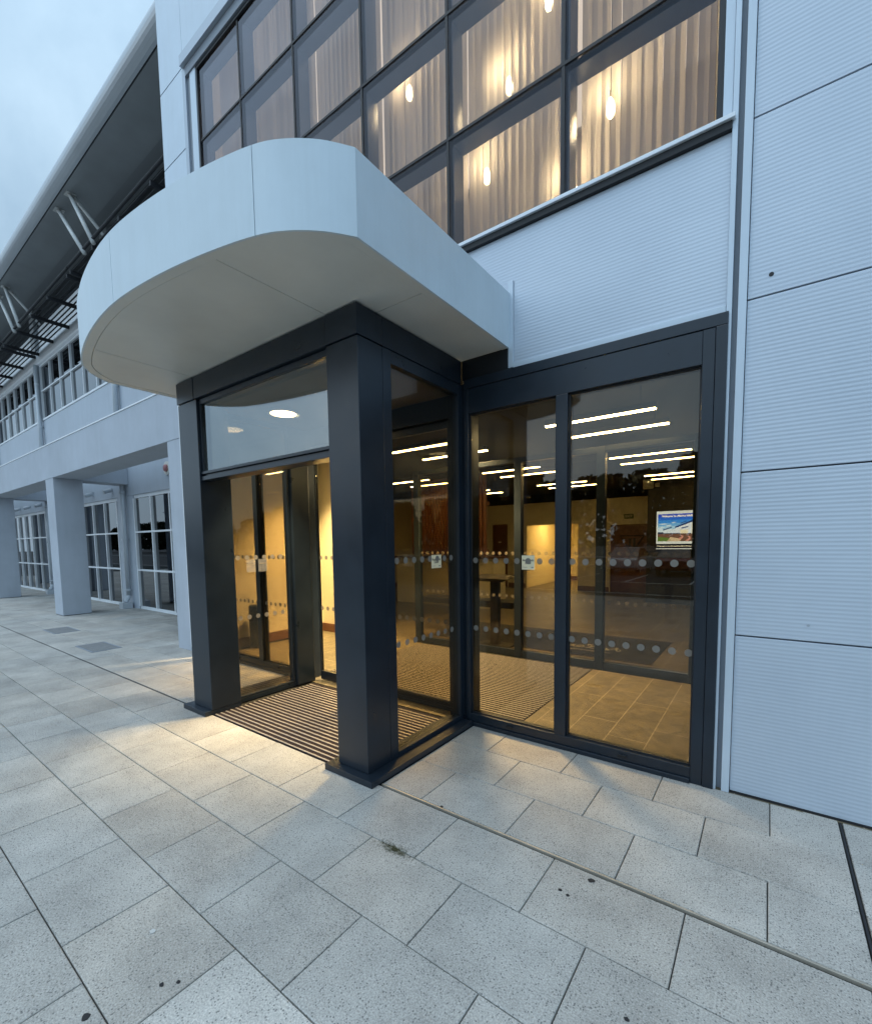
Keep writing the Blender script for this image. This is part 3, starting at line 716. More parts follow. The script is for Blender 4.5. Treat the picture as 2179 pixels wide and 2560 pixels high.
for a, lab in ((2.53, 'faint paper notice on the left porch glass, nearer the front'), (2.66, 'faint paper notice on the left porch glass, nearer the door')):
    t = thing('paper_notice', lab, 'notice', (-4.51, a, 1.30), 'paper notices on the glass')
    MB().box(-4.2916, -4.2908, a, a+.10, 1.32, 1.45).build('sheet', 'paper_faint', t); MB().box(-4.2904, -4.2900, a+.015, a+.085, 1.40, 1.412).build('heading', 'ink_soft', t)
# ================================================================= LOBBY INSIDE
struct(MB().box(-6.5, 2.4, FY-.02, 5.2, -.02, -.0).box(-12, 2.4, 5.2, 20, -.02, .0).build('floor', 'floor_tile'))
struct(MB().box(-6.9, 2.4, FY+.06, 5.2, 3.16, 3.24).box(-12, 2.4, 5.2, 20, 3.16, 3.24).build('ceiling', 'ceiling_dark'))
def wall(name, label, mbs, cat='wall', loc=(0, 0, 0)):
    t = thing(name, label, cat, loc)
    for n, m, b in mbs: b.build(n, m, t)
    return t
wall('lobby_wall', 'cream wall with brown skirting seen through the porch', [('plaster', 'cream_wall', MB().box(-7.3, -6.62, 3.42, 5.358, 0, 3.15).box(-7.3, -5.85, 5.36, 5.70, 0, 3.15)), ('skirting', 'skirting', MB().box(-6.619, -6.60, 3.42, 5.338, 0, .15).box(-6.619, -5.85, 5.340, 5.359, 0, .15))], loc=(-6.9, 4.3, 0))
wall('lobby_wall', 'cream side wall of the lobby beyond the timber slats', [('plaster', 'cream_wall', MB().box(-11.2, -11.0, 5.3, 14.2, 0, 3.15)), ('skirting', 'skirting', MB().box(-10.999, -10.98, 5.3, 14.2, 0, .15))], loc=(-11, 9, 0))
BY = 14.2
bw = wall('lobby_wall', 'cream back wall of the lobby with a lit corridor opening', [
    ('plaster', 'cream_wall', MB().box(-11, -6.70, BY, BY+.15, 0, 2.87).box(-6.70, -4.93, BY, BY+.15, 2.13, 2.87).box(-4.93, -2.50, BY, BY+.15, 0, 2.87)),
    ('upper_band', 'ceiling_dark', MB().box(-11, -2.5, BY, BY+.15, 2.872, 3.15)),
    ('skirting', 'skirting', MB().box(-9.8, -8.02, BY-.02, BY-.001, 0, .15).box(-7.4, -6.75, BY-.02, BY-.001, 0, .15).box(-4.93, -3.95, BY-.02, BY-.001, 0, .15))], loc=(-6, BY, 0))
wall('corridor', 'bright yellow lit corridor beyond the lobby opening', [
    ('side_wall', 'cream_wall', MB().box(-6.9, -6.72, BY+.151, 18, 0, 2.4).box(-4.90, -4.7, BY+.151, 18, 0, 2.4)),
    ('end_wall', 'cream_wall', MB().box(-6.72, -4.9, 18, 18.1, 0, 2.4)), ('corridor_ceiling', 'ceiling_white', MB().box(-6.9, -4.7, BY+.151, 18.1, 2.4, 2.45)), ('skirting', 'skirting', MB().box(-6.72, -4.9, 17.98, 17.999, 0, .15))], 'corridor', (-5.8, 16, 0))
t = thing('corridor_light', 'warm ceiling light of the bright corridor', 'ceiling light', (-5.8, 15.6, 2.38)); MB().box(-6.4, -5.2, 15.2, 16.0, 2.36, 2.398).build('diffuser', 'lamp_corridor', t)
def door(label, x0, x1, y, h, m, swing=0, plate=True):
    t = thing('wooden_door', label, 'door', ((x0+x1)/2, y, 0))
    MB().box(x0+.04, x1-.04, y-.045, y-.006, .01, h-.04).build('door_panel', m, t, .003)
    MB().box(x0, x0+.038, y-.06, y-.001, 0, h).box(x1-.038, x1, y-.06, y-.001, 0, h).box(x0+.039, x1-.039, y-.06, y-.001, h-.038, h).build('door_frame', 'wood_dark', t)
    MB().tube((x1-.12, y-.09, 1.02), (x1-.24, y-.09, 1.02), .011, 8).tube((x1-.12, y-.05, 1.02), (x1-.12, y-.095, 1.02), .011, 8).build('handle', 'alu', t)
    if plate: MB().box((x0+x1)/2-.06, (x0+x1)/2+.06, y-.048, y-.0455, 1.55, 1.60).build('name_plate', 'white_plastic', t)
door('brown wooden door left of the lit corridor', -8.00, -7.44, BY, 2.2, 'wood_dark')
door('orange brown wooden door inside the lit corridor', -5.75, -4.98, 17.97, 2.08, 'wood_warm')
door('dark brown double door under the exit sign', -3.90, -2.52, BY, 2.06, 'wood_dark', plate=False)
em = thing('triangle_emblem', 'dark downward triangle with two bars on the brown door', 'emblem', (-3.28, BY-.05, 1.45))
tri = MB()
A, B_, C_ = (-3.62, 1.72), (-2.95, 1.72), (-3.285, 1.20)
for p, q in ((A, B_), (B_, C_), (C_, A)): tri.tube((p[0], BY-.055, p[1]), (q[0], BY-.055, q[1]), .016, 6)
tri.box(-3.37, -3.31, BY-.06, BY-.048, 1.40, 1.65).box(-3.25, -3.19, BY-.06, BY-.048, 1.40, 1.65); tri.build('outline', 'black_matte', em)
ex = thing('exit_sign', 'small EXIT sign above the dark double door', 'sign', (-3.4, BY-.03, 2.3))
MB().box(-3.53, -3.26, BY-.035, BY-.002, 2.23, 2.37).build('box', 'green_sign', ex, .004)
text_mesh('EXIT', .10, 'lettering', 'paper', ex, face_y(-3.395, BY-.0365, 2.30), bold=.001)
dw = wall('feature_wall', 'black wall carrying the lit display screen', [('face', 'black_wall', MB().box(-2.49, 2.3, 12.25, 12.4, 0, 3.15)), ('return_face', 'black_wall', MB().box(-2.49, -2.35, 12.401, BY, 0, 3.15))], loc=(0, 12.3, 0))
wall('lobby_wall', 'dark side wall at the right end of the lobby', [('face', 'black_wall', MB().box(.10, .25, FY+.1, 12.2, 0, 3.15))], loc=(.2, 8, 0))
# display screen
tv = thing('display_screen', 'lit display screen showing a blue sky building picture', 'screen', (-1.45, 12.2, 1.8))
TX0, TX1, TZ0, TZ1, TY = -2.26, -1.20, 1.36, 2.285, 12.18
MB().box(TX0-.03, TX1+.03, TY+.003, TY+.068, TZ0-.03, TZ1+.03).build('casing', 'black_matte', tv, .004)
sp = MB()
def poly(c, pts, l):      # pts in 0..1 of the screen
    sp.c = c; sp.face([(TX0+(TX1-TX0)*u, TY-.0006*l, TZ0+(TZ1-TZ0)*v) for u, v in pts])
def rect(c, u0, u1, v0, v1, l): poly(c, [(u0, v0), (u1, v0), (u1, v1), (u0, v1)], l)
rect((.85, .86, .84), 0, 1, 0, 1, 0); rect((.015, .015, .02), 0, 1, .02, .14, 1)
v0, v1 = .205, .925
cols = [(.05, .10, .62), (.04, .17, .75), (.06, .30, .85), (.20, .50, .92), (.45, .72, .97), (.75, .88, 1.0)]
for k, c in enumerate(cols):
    a = v1-(v1-.45)*k/len(cols); b = v1-(v1-.45)*(k+1)/len(cols); rect(c, .03, .97, b, a, 1)
for (u, v, w, h) in ((.14, .66, .20, .02), (.25, .62, .16, .025), (.10, .56, .14, .04), (.36, .70, .12, .015), (.08, .50, .10, .03)):
    poly((.72, .86, 1.0), [(u-w/2, v-h*.2), (u-w*.1, v-h), (u+w/2, v+h*.3), (u+w*.1, v+h)], 2)
rect((.05, .06, .10), .03, .97, .40, .45, 2); rect((.20, .10, .07), .03, .97, v0, .40, 2)
poly((.14, .22, .05), [(.03, v0), (.34, v0), (.26, .30), (.03, .33)], 3); poly((.75, .55, .35), [(.22, v0), (.50, v0), (.52, .27), (.30, .32)], 3)
poly((.75, .32, .25), [(.46, .28), (.53, .33), (.50, .37), (.56, .35), (.56, .30), (.50, .25)], 4); poly((.75, .32, .25), [(.60, .22), (.68, .29), (.64, .35), (.70, .33), (.71, .26), (.66, v0)], 4)
poly((.80, .88, .98), [(.15, .42), (.40, .42), (.40, .54), (.15, .49)], 3); poly((.06, .10, .25), [(.14, .49), (.32, .56), (.32, .59), (.14, .52)], 4)
poly((.85, .90, .98), [(.40, .42), (.72, .42), (.72, .70), (.40, .55)], 3); poly((.03, .06, .20), [(.39, .55), (.80, .73), (.80, .78), (.39, .59)], 4)
poly((.03, .06, .20), [(.50, .66), (.62, .72), (.62, .74), (.50, .68)], 4)
poly((.10, .14, .30), [(.52, .53), (.66, .57), (.66, .60), (.52, .56)], 4); poly((1.0, .86, .62), [(.50, .41), (.66, .41), (.66, .51), (.50, .50)], 4)
poly((1.0, .96, .85), [(.72, .40), (.80, .40), (.80, .73), (.72, .69)], 4); poly((.30, .55, .90), [(.80, .42), (.97, .42), (.97, .66), (.80, .70)], 4)
poly((.02, .05, .18), [(.78, .78), (.82, .80), (.97, .69), (.97, .64), (.81, .74)], 5)
sp.build('picture', 'screen_picture', tv, tone=True)
emit('screen_text', (.85, .95, 1.0), 2.6)
text_mesh('Welcome to AbbVie NNRL, Sligo', .062, 'heading', 'screen_text', tv, face_y((TX0+TX1)/2+.01, TY-.006, TZ0+(TZ1-TZ0)*.865), bold=.001)
text_mesh("Friday night at the SSE Airtricity Men's Premier Division", .040, 'ticker', 'screen_text', tv, face_y(TX0+.02, TY-.003, TZ0+(TZ1-TZ0)*.080), 'LEFT')
ap = thing('wireless_access_point', 'rounded square white wireless unit high on the black wall', 'wifi unit', (-2.40, 12.2, 3.0))
MB().box(-2.60, -2.35, 12.19, 12.248, 2.86, 3.10).build('casing', 'white_plastic', ap, .05)
MB().lathe((-2.475, 12.188, 3.03), [(.012, -.002), (.012, .004)], 12, 'Y').build('status_light', 'led', ap)
MB().box(-2.32, -2.22, 12.215, 12.248, 2.90, 2.99).build('junction_box', 'white_plastic', ap, .004)
# inner screen between the outer lobby and the hall
ISY = 5.56
sc = thing('glazed_screen', 'inner dark framed glass screen across the lobby', 'glazed wall', (-2.3, ISY, 0))
ix = [-4.50, -3.62, -2.745, -1.65, -.62, .08]
for x in ix: MB().box(x-.05, x+.05, ISY-.04, ISY+.05, 0, 2.715).build('mullion', 'anthracite', sc, .003)
for a, b in zip(ix[:-1], ix[1:]):
    MB().box(a+.051, b-.051, ISY-.035, ISY+.045, .0, .105).build('bottom_rail', 'anthracite', sc, .002)
    MB().box(a+.051, b-.051, ISY-.035, ISY+.045, 2.65, 2.714).build('top_rail', 'anthracite', sc, .002)
    g = MB().box(a+.051, b-.051, ISY-.005, ISY+.008, .106, 2.649).build('glass_pane', 'glass_inner', sc)
    d = MB(); n = int((b-a-.16)/.1); x0 = (a+b)/2-n*.05
    for z in (1.437, .845):
        for i in range(n+1): d.lathe((x0+i*.1, ISY-.0065, z), [(.0245, -.0006), (.0245, 0)], 16, 'Y')
    d.build('glass_dots', 'frost_inner', g)
lb = thing('litter_bin', 'dark round litter bin standing against the cream wall', 'bin', (-6.42, 3.92, 0))
MB().lathe((-6.42, 3.92, 0), [(.10, 0), (.115, .01), (.115, .60), (.105, .60)], 24).build('body', 'black_matte', lb, smooth=False)
MB().lathe((-6.42, 3.92, .601), [(.118, 0), (.118, .05), (.10, .07)], 24).build('rim', 'anthracite', lb)
# timber slat screen
sl = thing('timber_slat_screen', 'tall screen of red brown timber slats in the lobby', 'slatted screen', (-6.4, 9, 1.3))
b = MB(); x = -7.45
while x < -5.25: b.box(x, x+.045, 8.97, 9.06, 1.30, 3.14); x += .085
b.build('slats', 'wood_slat', sl)
MB().box(-7.47, -5.24, 9.061, 9.10, 2.44, 2.52).box(-7.47, -5.24, 9.061, 9.10, 1.34, 1.42).build('rails', 'wood_slat', sl)
wall('reception_counter', 'pale counter front below the timber slats', [('front', 'cream_wall', MB().box(-8.2, -5.2, 9.2, 9.8, 0, 1.2)), ('top', 'wood_dark', MB().box(-8.25, -5.15, 9.15, 9.85, 1.201, 1.24))], 'counter', (-6.7, 9.5, 0))
# lectern, logo mat, extinguisher
le = thing('lectern_stand', 'black T shaped stand with a tray top', 'stand', (-3.36, 6.0, 0))
MB().box(-3.42, -3.29, 5.95, 6.05, .03, 1.02).build('column', 'black_matte', le, .004); MB().box(-3.62, -3.09, 5.82, 6.18, 0, .03).build('foot', 'black_matte', le, .004)
MB().hexa([(-3.56, 5.86, 1.0), (-3.16, 5.86, 1.0), (-3.16, 6.14, 1.03), (-3.56, 6.14, 1.03), (-3.68, 5.80, 1.05), (-3.04, 5.80, 1.05), (-3.04, 6.18, 1.09), (-3.68, 6.18, 1.09)]).build('tray', 'black_matte', le, .004)
MB().box(-3.72, -3.66, 5.79, 5.83, .86, 1.02).build('leaflet', 'paper', le)
tag(MB().box(-4.9, -3.15, 6.15, 6.5, .56, .66).build('low_table', 'black_matte', None, .01), 'black low table top beside the T shaped stand', 'table')
lm_ = thing('logo_mat', 'dark grey floor mat with pale script lettering', 'mat', (-2.9, 6.9, 0))
MB().box(-4.7, -1.16, 6.13, 7.6, 0, .008).build('pile', 'dust_mat', lm_)
MB().box(-4.72, -1.14, 6.10, 6.129, 0, .006).box(-4.72, -1.14, 7.601, 7.63, 0, .006).build('edging', 'gasket', lm_)
sc_ = MB(); rr = random.Random(4)
for k in range(7):
    x = -2.55+k*.13; y = 6.62
    pp = [(x+.10*(i/9)+.03*math.sin(i*1.9+k), y+.07*math.sin(i*1.3+k*2)+(.10 if (k % 3 == 0 and i < 4) else 0)) for i in range(10)]
    for a, c in zip(pp[:-1], pp[1:]): sc_.tube((*a, .010), (*c, .010), .006, 5)
sc_.box(-2.5, -1.75, 6.42, 6.435, .008, .0095); sc_.build('lettering', 'logo_pale', lm_)
fe = thing('fire_extinguisher', 'red fire extinguisher beside the brown door', 'extinguisher', (-8.25, BY-.12, .6))
MB().lathe((-8.25, BY-.12, .62), [(.02, 0), (.07, .02), (.075, .40), (.05, .48), (.02, .52)], 16).build('cylinder', 'red_paint', fe, smooth=True)
MB().box(-8.28, -8.22, BY-.15, BY-.09, 1.14, 1.20).tube((-8.2, BY-.12, 1.15), (-8.16, BY-.14, .8), .012, 6).build('valve', 'black_matte', fe)
# linear ceiling lights
def lin(x0, x1, y, lab, z=2.90):
    t = thing('linear_light', lab, 'ceiling light', ((x0+x1)/2, y, z), 'linear ceiling lights in the lobby')
    MB().box(x0, x1, y-.035, y+.035, z+.012, z+.07).build('housing', 'black_matte', t, .003)
    MB().box(x0+.005, x1-.005, y-.022, y+.022, z, z+.0115).build('diffuser', 'lamp_linear', t)
    MB().tube((x0+.15, y, z+.071), (x0+.15, y, 3.16), .004, 6).tube((x1-.15, y, z+.071), (x1-.15, y, 3.16), .004, 6).build('suspension', 'black_matte', t)
rowsy = [(4.98, 5.66, 'nearest'), (7.54, 8.25, 'second'), (10.05, 10.75, 'third')]
colsx = [(-2.12, -.95, 'right'), (-4.48, -3.31, 'middle'), (-6.86, -5.78, 'left')]
for (ya, yb, rn) in rowsy:
    for (xa, xb, cn) in colsx:
        if rn == 'nearest' and cn == 'left':
            lin(xa, xb, 5.70, 'glowing bar light over the far left end of the lobby, near the cream wall'); continue
        if rn == 'nearest': yb = 5.70
        lin(xa, xb, ya, 'glowing bar light, front one of the %s pair in the %s row of lobby lights' % (cn, rn))
        lin(xa, xb, yb, 'glowing bar light, rear one of the %s pair in the %s row of lobby lights' % (cn, rn))
for b_, lab in zip(bulbs, bl_lab): pendant(b_[0], b_[1], b_[2], lab)
# ================================================================= LEFT WING
wg = thing('office_wing', 'long pale office wing with arcade and upper windows', 'building', (-20, 4.7, 0))
V = lambda n, m, mb, bev=.004: mb.build(n, m, wg, bev)
XE = -52.0
colx = [-13.78-6.5*i for i in range(6)]
V('arcade_column', 'render_wall', MB().box(-7.462, -7.03, 3.205, 3.75, 0, 3.178))
V('edge_trim', 'white_frame', MB().box(-7.028, -6.998, 3.19, 3.265, .06, 3.9), .002)
for x in colx: V('arcade_column', 'render_wall', MB().box(x, x+.575, 3.205, 3.75, .012, 3.178))
for x in colx: V('column_base', 'gasket', MB().box(x+.004, x+.571, 3.209, 3.746, -.01, .011), 0)
V('arcade_beam', 'render_wall', MB().box(XE, -7.03, 3.20, 3.755, 3.18, 3.925))
V('beam_coping', 'white_frame', MB().box(XE, -7.03, 3.19, 3.765, 3.927, 3.95), .002)
for x in colx: V('cross_beam', 'render_wall', MB().box(x+.01, x+.565, 3.757, WY-.003, 3.17, 3.718))
bays = [(-12.98, -7.3)] + [(-12.98-6.5*i, -7.55-6.5*i) for i in range(1, 6)]
bays = [(-13.0-6.5*i+0, -7.55-6.5*i) for i in range(6)]
V('upper_wall', 'wing_panel', MB().box(XE, -7.16, WY, WY+.12, 2.885, 5.845))
V('gutter_band', 'white_frame', MB().box(XE, -7.16, WY-.06, WY+.12, 7.645, 8.02), .05)
V('clerestory_wall', 'white_frame', MB().box(XE, -7.16, WY+.01, WY+.12, 8.03, 8.78), 0)
V('clerestory_glass', 'car_glass', MB().box(XE, -7.16, WY+.012, WY+.12, 8.79, 9.46), 0)
for i in range(7):
    x1 = -12.985-6.5*(i-0) if i else -12.985
for i in range(6):
    px = -14.03-6.5*(i-0) if True else 0
    V('wall_pier', 'wing_panel', MB().box(px, px+1.04, WY-.0, WY+.12, .0, 2.883))
    V('wall_pier', 'wing_panel', MB().box(px+.22, px+.62, WY-.03, WY+.118, 5.847, 7.64))
    V('pilaster', 'soffit_wing', MB().box(px+.3, px+.75, WY-.10, WY+.009, 8.03, 9.42))
    if i < 5:
        # ground floor window between the piers
        a, b2 = px-6.5+1.045, px-.005
        if i == 0: wins = [(-12.985, -7.05), (a, b2)]
        else: wins = [(a, b2)]
        for (wa, wb) in wins:
            w = MB().box(wa, wb, WY+.02, WY+.08, .0, .075).box(wa, wb, WY+.02, WY+.08, 2.80, 2.882).build('ground_window', 'white_frame', wg, .003)
            fr = MB(); n = max(1, round((wb-wa)/.98)); st = (wb-wa)/n
            for k in range(n+1): 
                x = wa+.03+(wb-wa-.06)*k/n; fr.box(x-.022, x+.022, WY-.012, WY+.075, .076, 2.799)
            for z in (1.0, 1.955):
                for k in range(n): 
                    x = wa+.03+(wb-wa-.06)*k/n; x2 = wa+.03+(wb-wa-.06)*(k+1)/n; fr.box(x+.0225, x2-.0225, WY-.006, WY+.075, z-.02, z+.02)
            o = fr.build('glazing_bars', 'white_frame', w)
            o = MB().box(wa+.01, wb-.01, WY+.045, WY+.06, .07, 2.81).build('glass', 'glass_wing', w)
    # upper windows
    ua, ub = (px-6.5+.63, px+.21)
    for (wa, wb) in ([(px+.63, -7.2), (ua, ub)] if i == 0 else [(ua, ub)]):
        w = MB().box(wa, wb, WY-.02, WY+.08, 5.85, 5.905).box(wa, wb, WY+.0, WY+.08, 7.59, 7.643).build('upper_window', 'white_frame', wg, .003)
        n = max(1, round((wb-wa)/.98)); fr = MB()
        for k in range(n+1):
            x = wa+.025+(wb-wa-.05)*k/n; fr.box(x-.018, x+.018, WY-.01, WY+.07, 5.906, 7.589)
        for k in range(n):
            x = wa+.025+(wb-wa-.05)*k/n; x2 = wa+.025+(wb-wa-.05)*(k+1)/n; fr.box(x+.0185, x2-.0185, WY-.004, WY+.07, 6.785, 6.82)
        fr.build('glazing_bars', 'white_frame', w)
        MB().box(wa+.01, wb-.01, WY+.045, WY+.06, 5.90, 7.60).build('glass', 'glass_wing', w)
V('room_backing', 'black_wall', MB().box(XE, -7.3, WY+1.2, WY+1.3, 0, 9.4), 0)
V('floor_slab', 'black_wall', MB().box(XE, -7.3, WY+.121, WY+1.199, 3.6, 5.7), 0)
# roof with rounded eave
prof = []
cy_, cz_, rr_ = 3.62, 9.58, .18
for k in range(13):
    a = R(270-180*k/12) if False else R(-90-180*k/12)
    prof.append((cy_+rr_*math.cos(a), cz_+rr_*math.sin(a)))
prof += [(6.5, 10.15), (6.5, 10.05), (3.64, 9.56)]
rf = MB()
n = len(prof)
for i in range(n):
    (ya, za), (yb, zb_) = prof[i], prof[(i+1) % n]
    rf.face([(XE, ya, za), (-7.17, ya, za), (-7.17, yb, zb_), (XE, yb, zb_)])
o = V('roof_eave', 'roof_metal', rf, 0)
for p_ in o.data.polygons: p_.use_smooth = p_.index < 12
V('eave_soffit', 'soffit_wing', MB().box(XE, -7.17, 3.645, 4.38, 9.403, 9.44), 0)
V('eave_soffit', 'soffit_wing_dark', MB().box(XE, -7.17, 4.382, 4.95, 9.43, 9.47), 0)
V('eave_joint', 'gasket', MB().box(XE, -7.17, 3.612, 3.643, 9.41, 9.43), 0)
# downpipes, lamps, alarm
order = ['nearest', 'second nearest', 'third', 'fourth', 'farthest']
for i in range(4):
    x = -13.42-6.5*i
    t = thing('downpipe', 'grey vertical downpipe on the wing wall, %s to the entrance' % order[i], 'downpipe', (x, WY-.08, 0), 'downpipes on the wing')
    MB().tube((x, WY-.075, .32), (x, WY-.075, 3.70), .055, 14).build('pipe', 'pipe_grey', t, smooth=True)
    MB().tube((x, WY-.09, 3.93), (x, WY-.09, 7.64), .065, 14).build('pipe', 'pipe_grey', t, smooth=True)
    MB().tube((x, WY-.075, .32), (x+.02, WY-.16, .16), .055, 12).box(x-.11, x+.13, WY-.27, WY-.05, .0, .16).build('shoe', 'pipe_grey', t)
    m = MB()
    for z in (.45, 1.75, 2.95, 5.6, 7.0): m.tube((x, WY-.08, z), (x, WY-.08, z+.05), .078, 14)
    m.build('clips', 'pipe_grey', t)
wl = 0
for (x, lab) in [(-14.3, 'right of the pair between the two white columns'), (-15.75, 'left of the pair between the two white columns'), (-20.85, 'first beyond the second column'), (-22.3, 'middle of the three beyond the second column'), (-23.7, 'farthest beyond the second column')]:
    t = thing('wall_light', 'small grey wall light under the arcade, ' + lab, 'wall light', (x, WY, 3.07), 'wall lights under the arcade')
    MB().tube((x, WY-.20, 3.04), (x, WY-.04, 3.10), .055, 14).build('head', 'pipe_grey', t, smooth=False)
    MB().box(x-.04, x+.04, WY-.045, WY-.001, 3.05, 3.16).build('bracket', 'pipe_grey', t)
al = thing('alarm_sounder', 'round red and white alarm sounder on the arcade wall', 'alarm', (-10.98, WY-.05, 3.34))
MB().lathe((-10.98, WY-.002, 3.34), [(.15, -.03), (.15, 0)], 24, 'Y').build('back_plate', 'white_plastic', al)
MB().lathe((-10.98, WY-.031, 3.34), [(.05, -.05), (.075, -.04), (.08, 0)], 20, 'Y').build('dome', 'red_faded', al, smooth=True)
# sun louvres and struts below the eave
LZ = 7.95
for i in range(5):
    x1 = -7.4 if i == 0 else -13.35-6.5*(i-1); x0 = -13.15-6.5*(i) + (0 if i == 0 else 0)
    x0 = x1-5.9 if i == 0 else x1-6.3
    t = thing('sun_louvre', 'black slatted sun louvre along the wing, %s to the entrance' % order[i], 'sun louvre', ((x0+x1)/2, 4.3, LZ), 'sun louvres under the wing eave')
    bl = MB()
    for k in range(8):
        y = 3.84+k*.098; bl.hexa([(x0, y, LZ+.0), (x1, y, LZ+.0), (x1, y+.055, LZ+.035), (x0, y+.055, LZ+.035), (x0, y, LZ+.015), (x1, y, LZ+.015), (x1, y+.055, LZ+.05), (x0, y+.055, LZ+.05)])
    bl.build('blades', 'louvre_steel', t)
    for k in range(5):
        x = x0+.1+(x1-x0-.2)*k/4
        MB().box(x-.03, x+.03, 3.80, WY-.062, LZ-.09, LZ-.002).build('arm', 'louvre_steel', t, .003)
    MB().tube((x0, 3.80, LZ+.10), (x1, 3.80, LZ+.10), .03, 10).build('front_rail', 'louvre_steel', t)
    if i < 4:
        q = thing('strut_frame', 'white raking struts between eave and louvre, %s to the entrance' % order[i], 'strut', (-12.5-6.4*i, 3.8, LZ), 'white roof struts')
        ox = -5.98*i if i < 2 else -5.98-6.5*(i-1)
        MB().tube((-12.80+ox, 3.78, 9.40), (-11.65+ox, 3.79, LZ-.01), .042, 12).build('strut', 'strut_white', q, smooth=True)
        MB().tube((-13.60+ox, 3.78, 9.40), (-12.20+ox, 3.79, LZ-.01), .042, 12).build('strut', 'strut_white', q, smooth=True)
        MB().tube((-12.78+ox, 3.84, 9.38), (-12.45+ox, 4.45, 8.45), .036, 12).build('strut', 'strut_white', q, smooth=True)
        MB().box(-12.9+ox, -12.7+ox, 3.70, 3.88, 9.385, 9.402).box(-13.7+ox, -13.5+ox, 3.70, 3.88, 9.385, 9.402).build('end_plate', 'strut_white', q)
# ================================================================= CAR PARK BEHIND THE CAMERA (mirrored in the glass)
struct(MB().box(-60, 40, -6.62, -6.401, -.29, .002).build('kerb', 'kerb', bevel=.01))
rd = MB()
for k in range(-14, 9): rd.box(k*2.6-.05, k*2.6+.05, -19.5, -14.6, -.299, -.295)
rd.box(-40, 26, -14.55, -14.45, -.299, -.295).box(-40, 26, -10.1, -10.0, -.299, -.295)
struct(rd.build('parking_lines', 'road_white'))
struct(MB().box(-120, 80, -25.5, -25.2, -.29, -.13).build('kerb_far', 'kerb'))
vg = MB(); rg = random.Random(12)
def blob(cx, cy, h, w, n):
    for _ in range(n):
        a = rg.uniform(0, 2*math.pi); rad = w*math.sqrt(rg.random()); z = h*(.12+.88*rg.random()**.8)
        tap = 1-.55*(z/h)**2
        p = Vector((cx+rad*tap*math.cos(a), cy+rad*tap*.7*math.sin(a), z-.3))
        u = Vector((rg.gauss(0, 1), rg.gauss(0, 1), rg.gauss(0, 1))).normalized(); v = u.orthogonal().normalized(); s_ = rg.uniform(.25, .6)
        vg.face([p+u*s_, p+v*s_, p-u*s_, p-v*s_])
x = -190
while x < 90:
    d_ = abs(x+8); h = rg.uniform(6.5, 9.0) if d_ > 30 else rg.uniform(7, 11)
    blob(x, -46+rg.uniform(-5, 3), h, rg.uniform(3, 5.5), 900); x += rg.uniform(3, 6)
wo_ = vg.build('woodland', 'leaf'); tag(wo_, 'dark woodland beyond the car park, mirrored in the glass', 'woodland', kind='stuff')
rl = thing('guard_rail', 'pale horizontal guard rail across the car park', 'railing', (-5, -24, 0))
MB().box(-45, 32, -24.06, -24.0, .42, .55).build('rail', 'rail_white', rl)
for k in range(-15, 11): MB().box(k*3.0-.05, k*3.0+.05, -23.99, -23.9, -.3, .55).build('post', 'rail_white', rl)
def lamp_post(x, y, h, lab):
    t = thing('street_lamp', lab, 'street lamp', (x, y, -.3), 'street lamps in the car park')
    MB().tube((x, y, -.3), (x, y, h), .08, 12, .05).build('pole', 'pipe_grey', t, smooth=True)
    for s in (-1, 1):
        MB().tube((x, y, h-.05), (x+s*.9, y, h+.15), .03, 8).build('arm', 'pipe_grey', t)
        MB().box(x+s*.8, x+s*1.35, y-.12, y+.12, h+.1, h+.18).build('head', 'pipe_grey', t, .02)
lamp_post(-60, -16, 5.6, 'twin headed street lamp mirrored in the arcade window')
lamp_post(-27, -22, 6.2, 'twin headed street lamp mirrored in the porch glass')
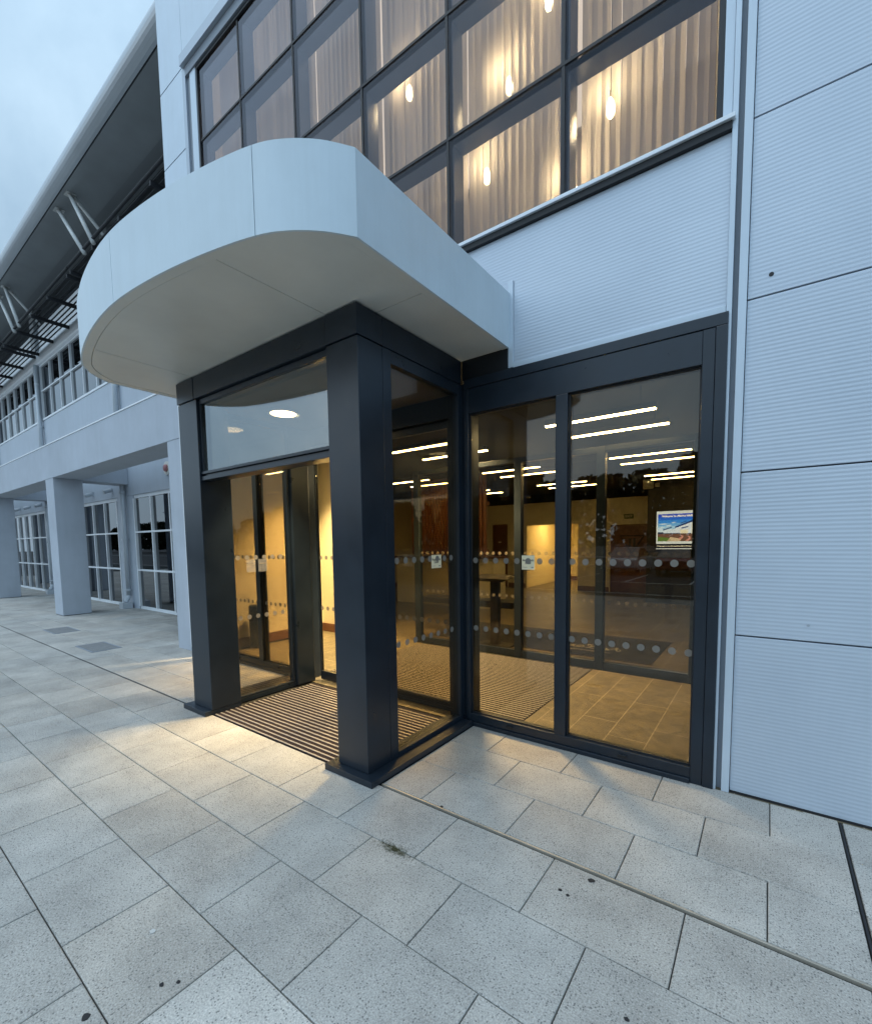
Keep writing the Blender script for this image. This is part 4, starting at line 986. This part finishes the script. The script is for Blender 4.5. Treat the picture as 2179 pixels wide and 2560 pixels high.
def car(x, y, paint, lab, rot):
    t = thing('parked_car', lab, 'car', (x, y, -.3))
    sec = [(-2.1, .45, .70, .74), (-1.95, .30, .86, .82), (-1.2, .28, .95, .86), (-.2, .28, .98, .87), (.9, .28, .96, .87), (1.85, .30, .93, .83), (2.1, .42, .80, .76)]
    b = MB()
    for (xa, l0, h0, w0), (xb, l1, h1, w1) in zip(sec[:-1], sec[1:]):
        b.hexa([(xa, -w0, l0), (xb, -w1, l1), (xb, w1, l1), (xa, w0, l0), (xa, -w0*.95, h0), (xb, -w1*.95, h1), (xb, w1*.95, h1), (xa, w0*.95, h0)])
    o = b.build('body', paint, None); o.parent = t
    cab = [(-1.15, .955, .80), (-.35, 1.44, .64), (.85, 1.46, .64), (1.75, .955, .78)]
    b = MB()
    for (xa, ha, wa), (xb, hb, wb) in zip(cab[:-1], cab[1:]):
        b.hexa([(xa, -.80, .95), (xb, -.80, .95), (xb, .80, .95), (xa, .80, .95), (xa, -wa, ha), (xb, -wb, hb), (xb, wb, hb), (xa, wa, ha)])
    o = b.build('windows', 'car_glass', None); o.parent = t
    b = MB().box(-.36, .86, -.645, .645, 1.445, 1.48); o = b.build('roof', paint, None, .02); o.parent = t
    for sx in (-1.3, 1.3):
        for sy in (-.80, .66):
            o = MB().lathe((sx, sy, .31), [(.31, 0), (.31, .16)], 20, 'Y').build('wheel', 'tyre', None); o.parent = t
            q = MB().lathe((sx, sy-.006 if sy < 0 else sy+.155, .31), [(.18, 0), (.18, .012)], 16, 'Y').build('rim', 'alu', None); q.parent = o
    for sy in (-.6, .6):
        o = MB().box(-2.09, -1.96, sy-.14, sy+.14, .62, .74).build('headlight', 'white_plastic', None, .02); o.parent = t
    t.rotation_euler.z = R(rot)
car(-6.4, -20.8, 'car_white', 'white parked car mirrored in the right entrance glass', 90)
car(-3.9, -20.6, 'car_red', 'dark red parked car mirrored in the right entrance glass', 90)
car(-47, -17, 'car_white', 'white parked car mirrored in the arcade window', 90)
# ================================================================= SMALL THINGS ON THE PAVING
spots = [(-.62, 2.02, .016, 'gum', 'largest black gum spot below the brass strip'), (-.72, 1.88, .009, 'gum', 'small black gum spot, one of a pair beside the brass strip'), (-.68, 1.87, .008, 'gum', 'tiny black gum spot, other of the pair beside the brass strip'),
         (-1.83, .42, .014, 'gum', 'black gum spot at the lower left of the paving'), (-1.74, .62, .009, 'gum', 'small gum spot at the bottom of the paving'), (-1.70, .66, .008, 'gum', 'tiny gum speck at the bottom of the paving'),
         (-2.02, .70, .013, 'gum_pale', 'pale whitish gum mark on the left paving'), (-1.55, 2.10, .010, 'gum', 'dark speck lying on the strip near the porch corner'), (-.33, 1.47, .008, 'gum', 'small dark gum speck on the right paving')]
for x, y, r, m, lab in spots:
    b = MB(); k = 14; rs = random.Random(int(x*1000)); ring = [(x+r*math.cos(2*math.pi*i/k)*rs.uniform(.75, 1.2), y+r*.8*math.sin(2*math.pi*i/k)*rs.uniform(.75, 1.2)) for i in range(k)]
    tag(b.prism(ring, .0005, .0032).build('gum_spot', m), lab, 'gum', 'gum spots on the paving')
rs = random.Random(5); b = MB()
for i in range(420):
    a = rs.uniform(0, 6.28); d_ = abs(rs.gauss(0, .45)); cx, cy = -1.53+d_*.20*math.cos(a), 1.65+d_*.065*math.sin(a); s_ = rs.uniform(.003, .012)*(1-.5*min(1, d_))
    k = 6; b.prism([(cx+s_*math.cos(j*1.047)*rs.uniform(.6, 1.2), cy+s_*math.sin(j*1.047)*rs.uniform(.6, 1.2)) for j in range(k)], -.004, .0012+i*.000004)
tag(b.build('moss', 'moss'), 'green brown moss growing over a paving joint', 'moss', kind='stuff')
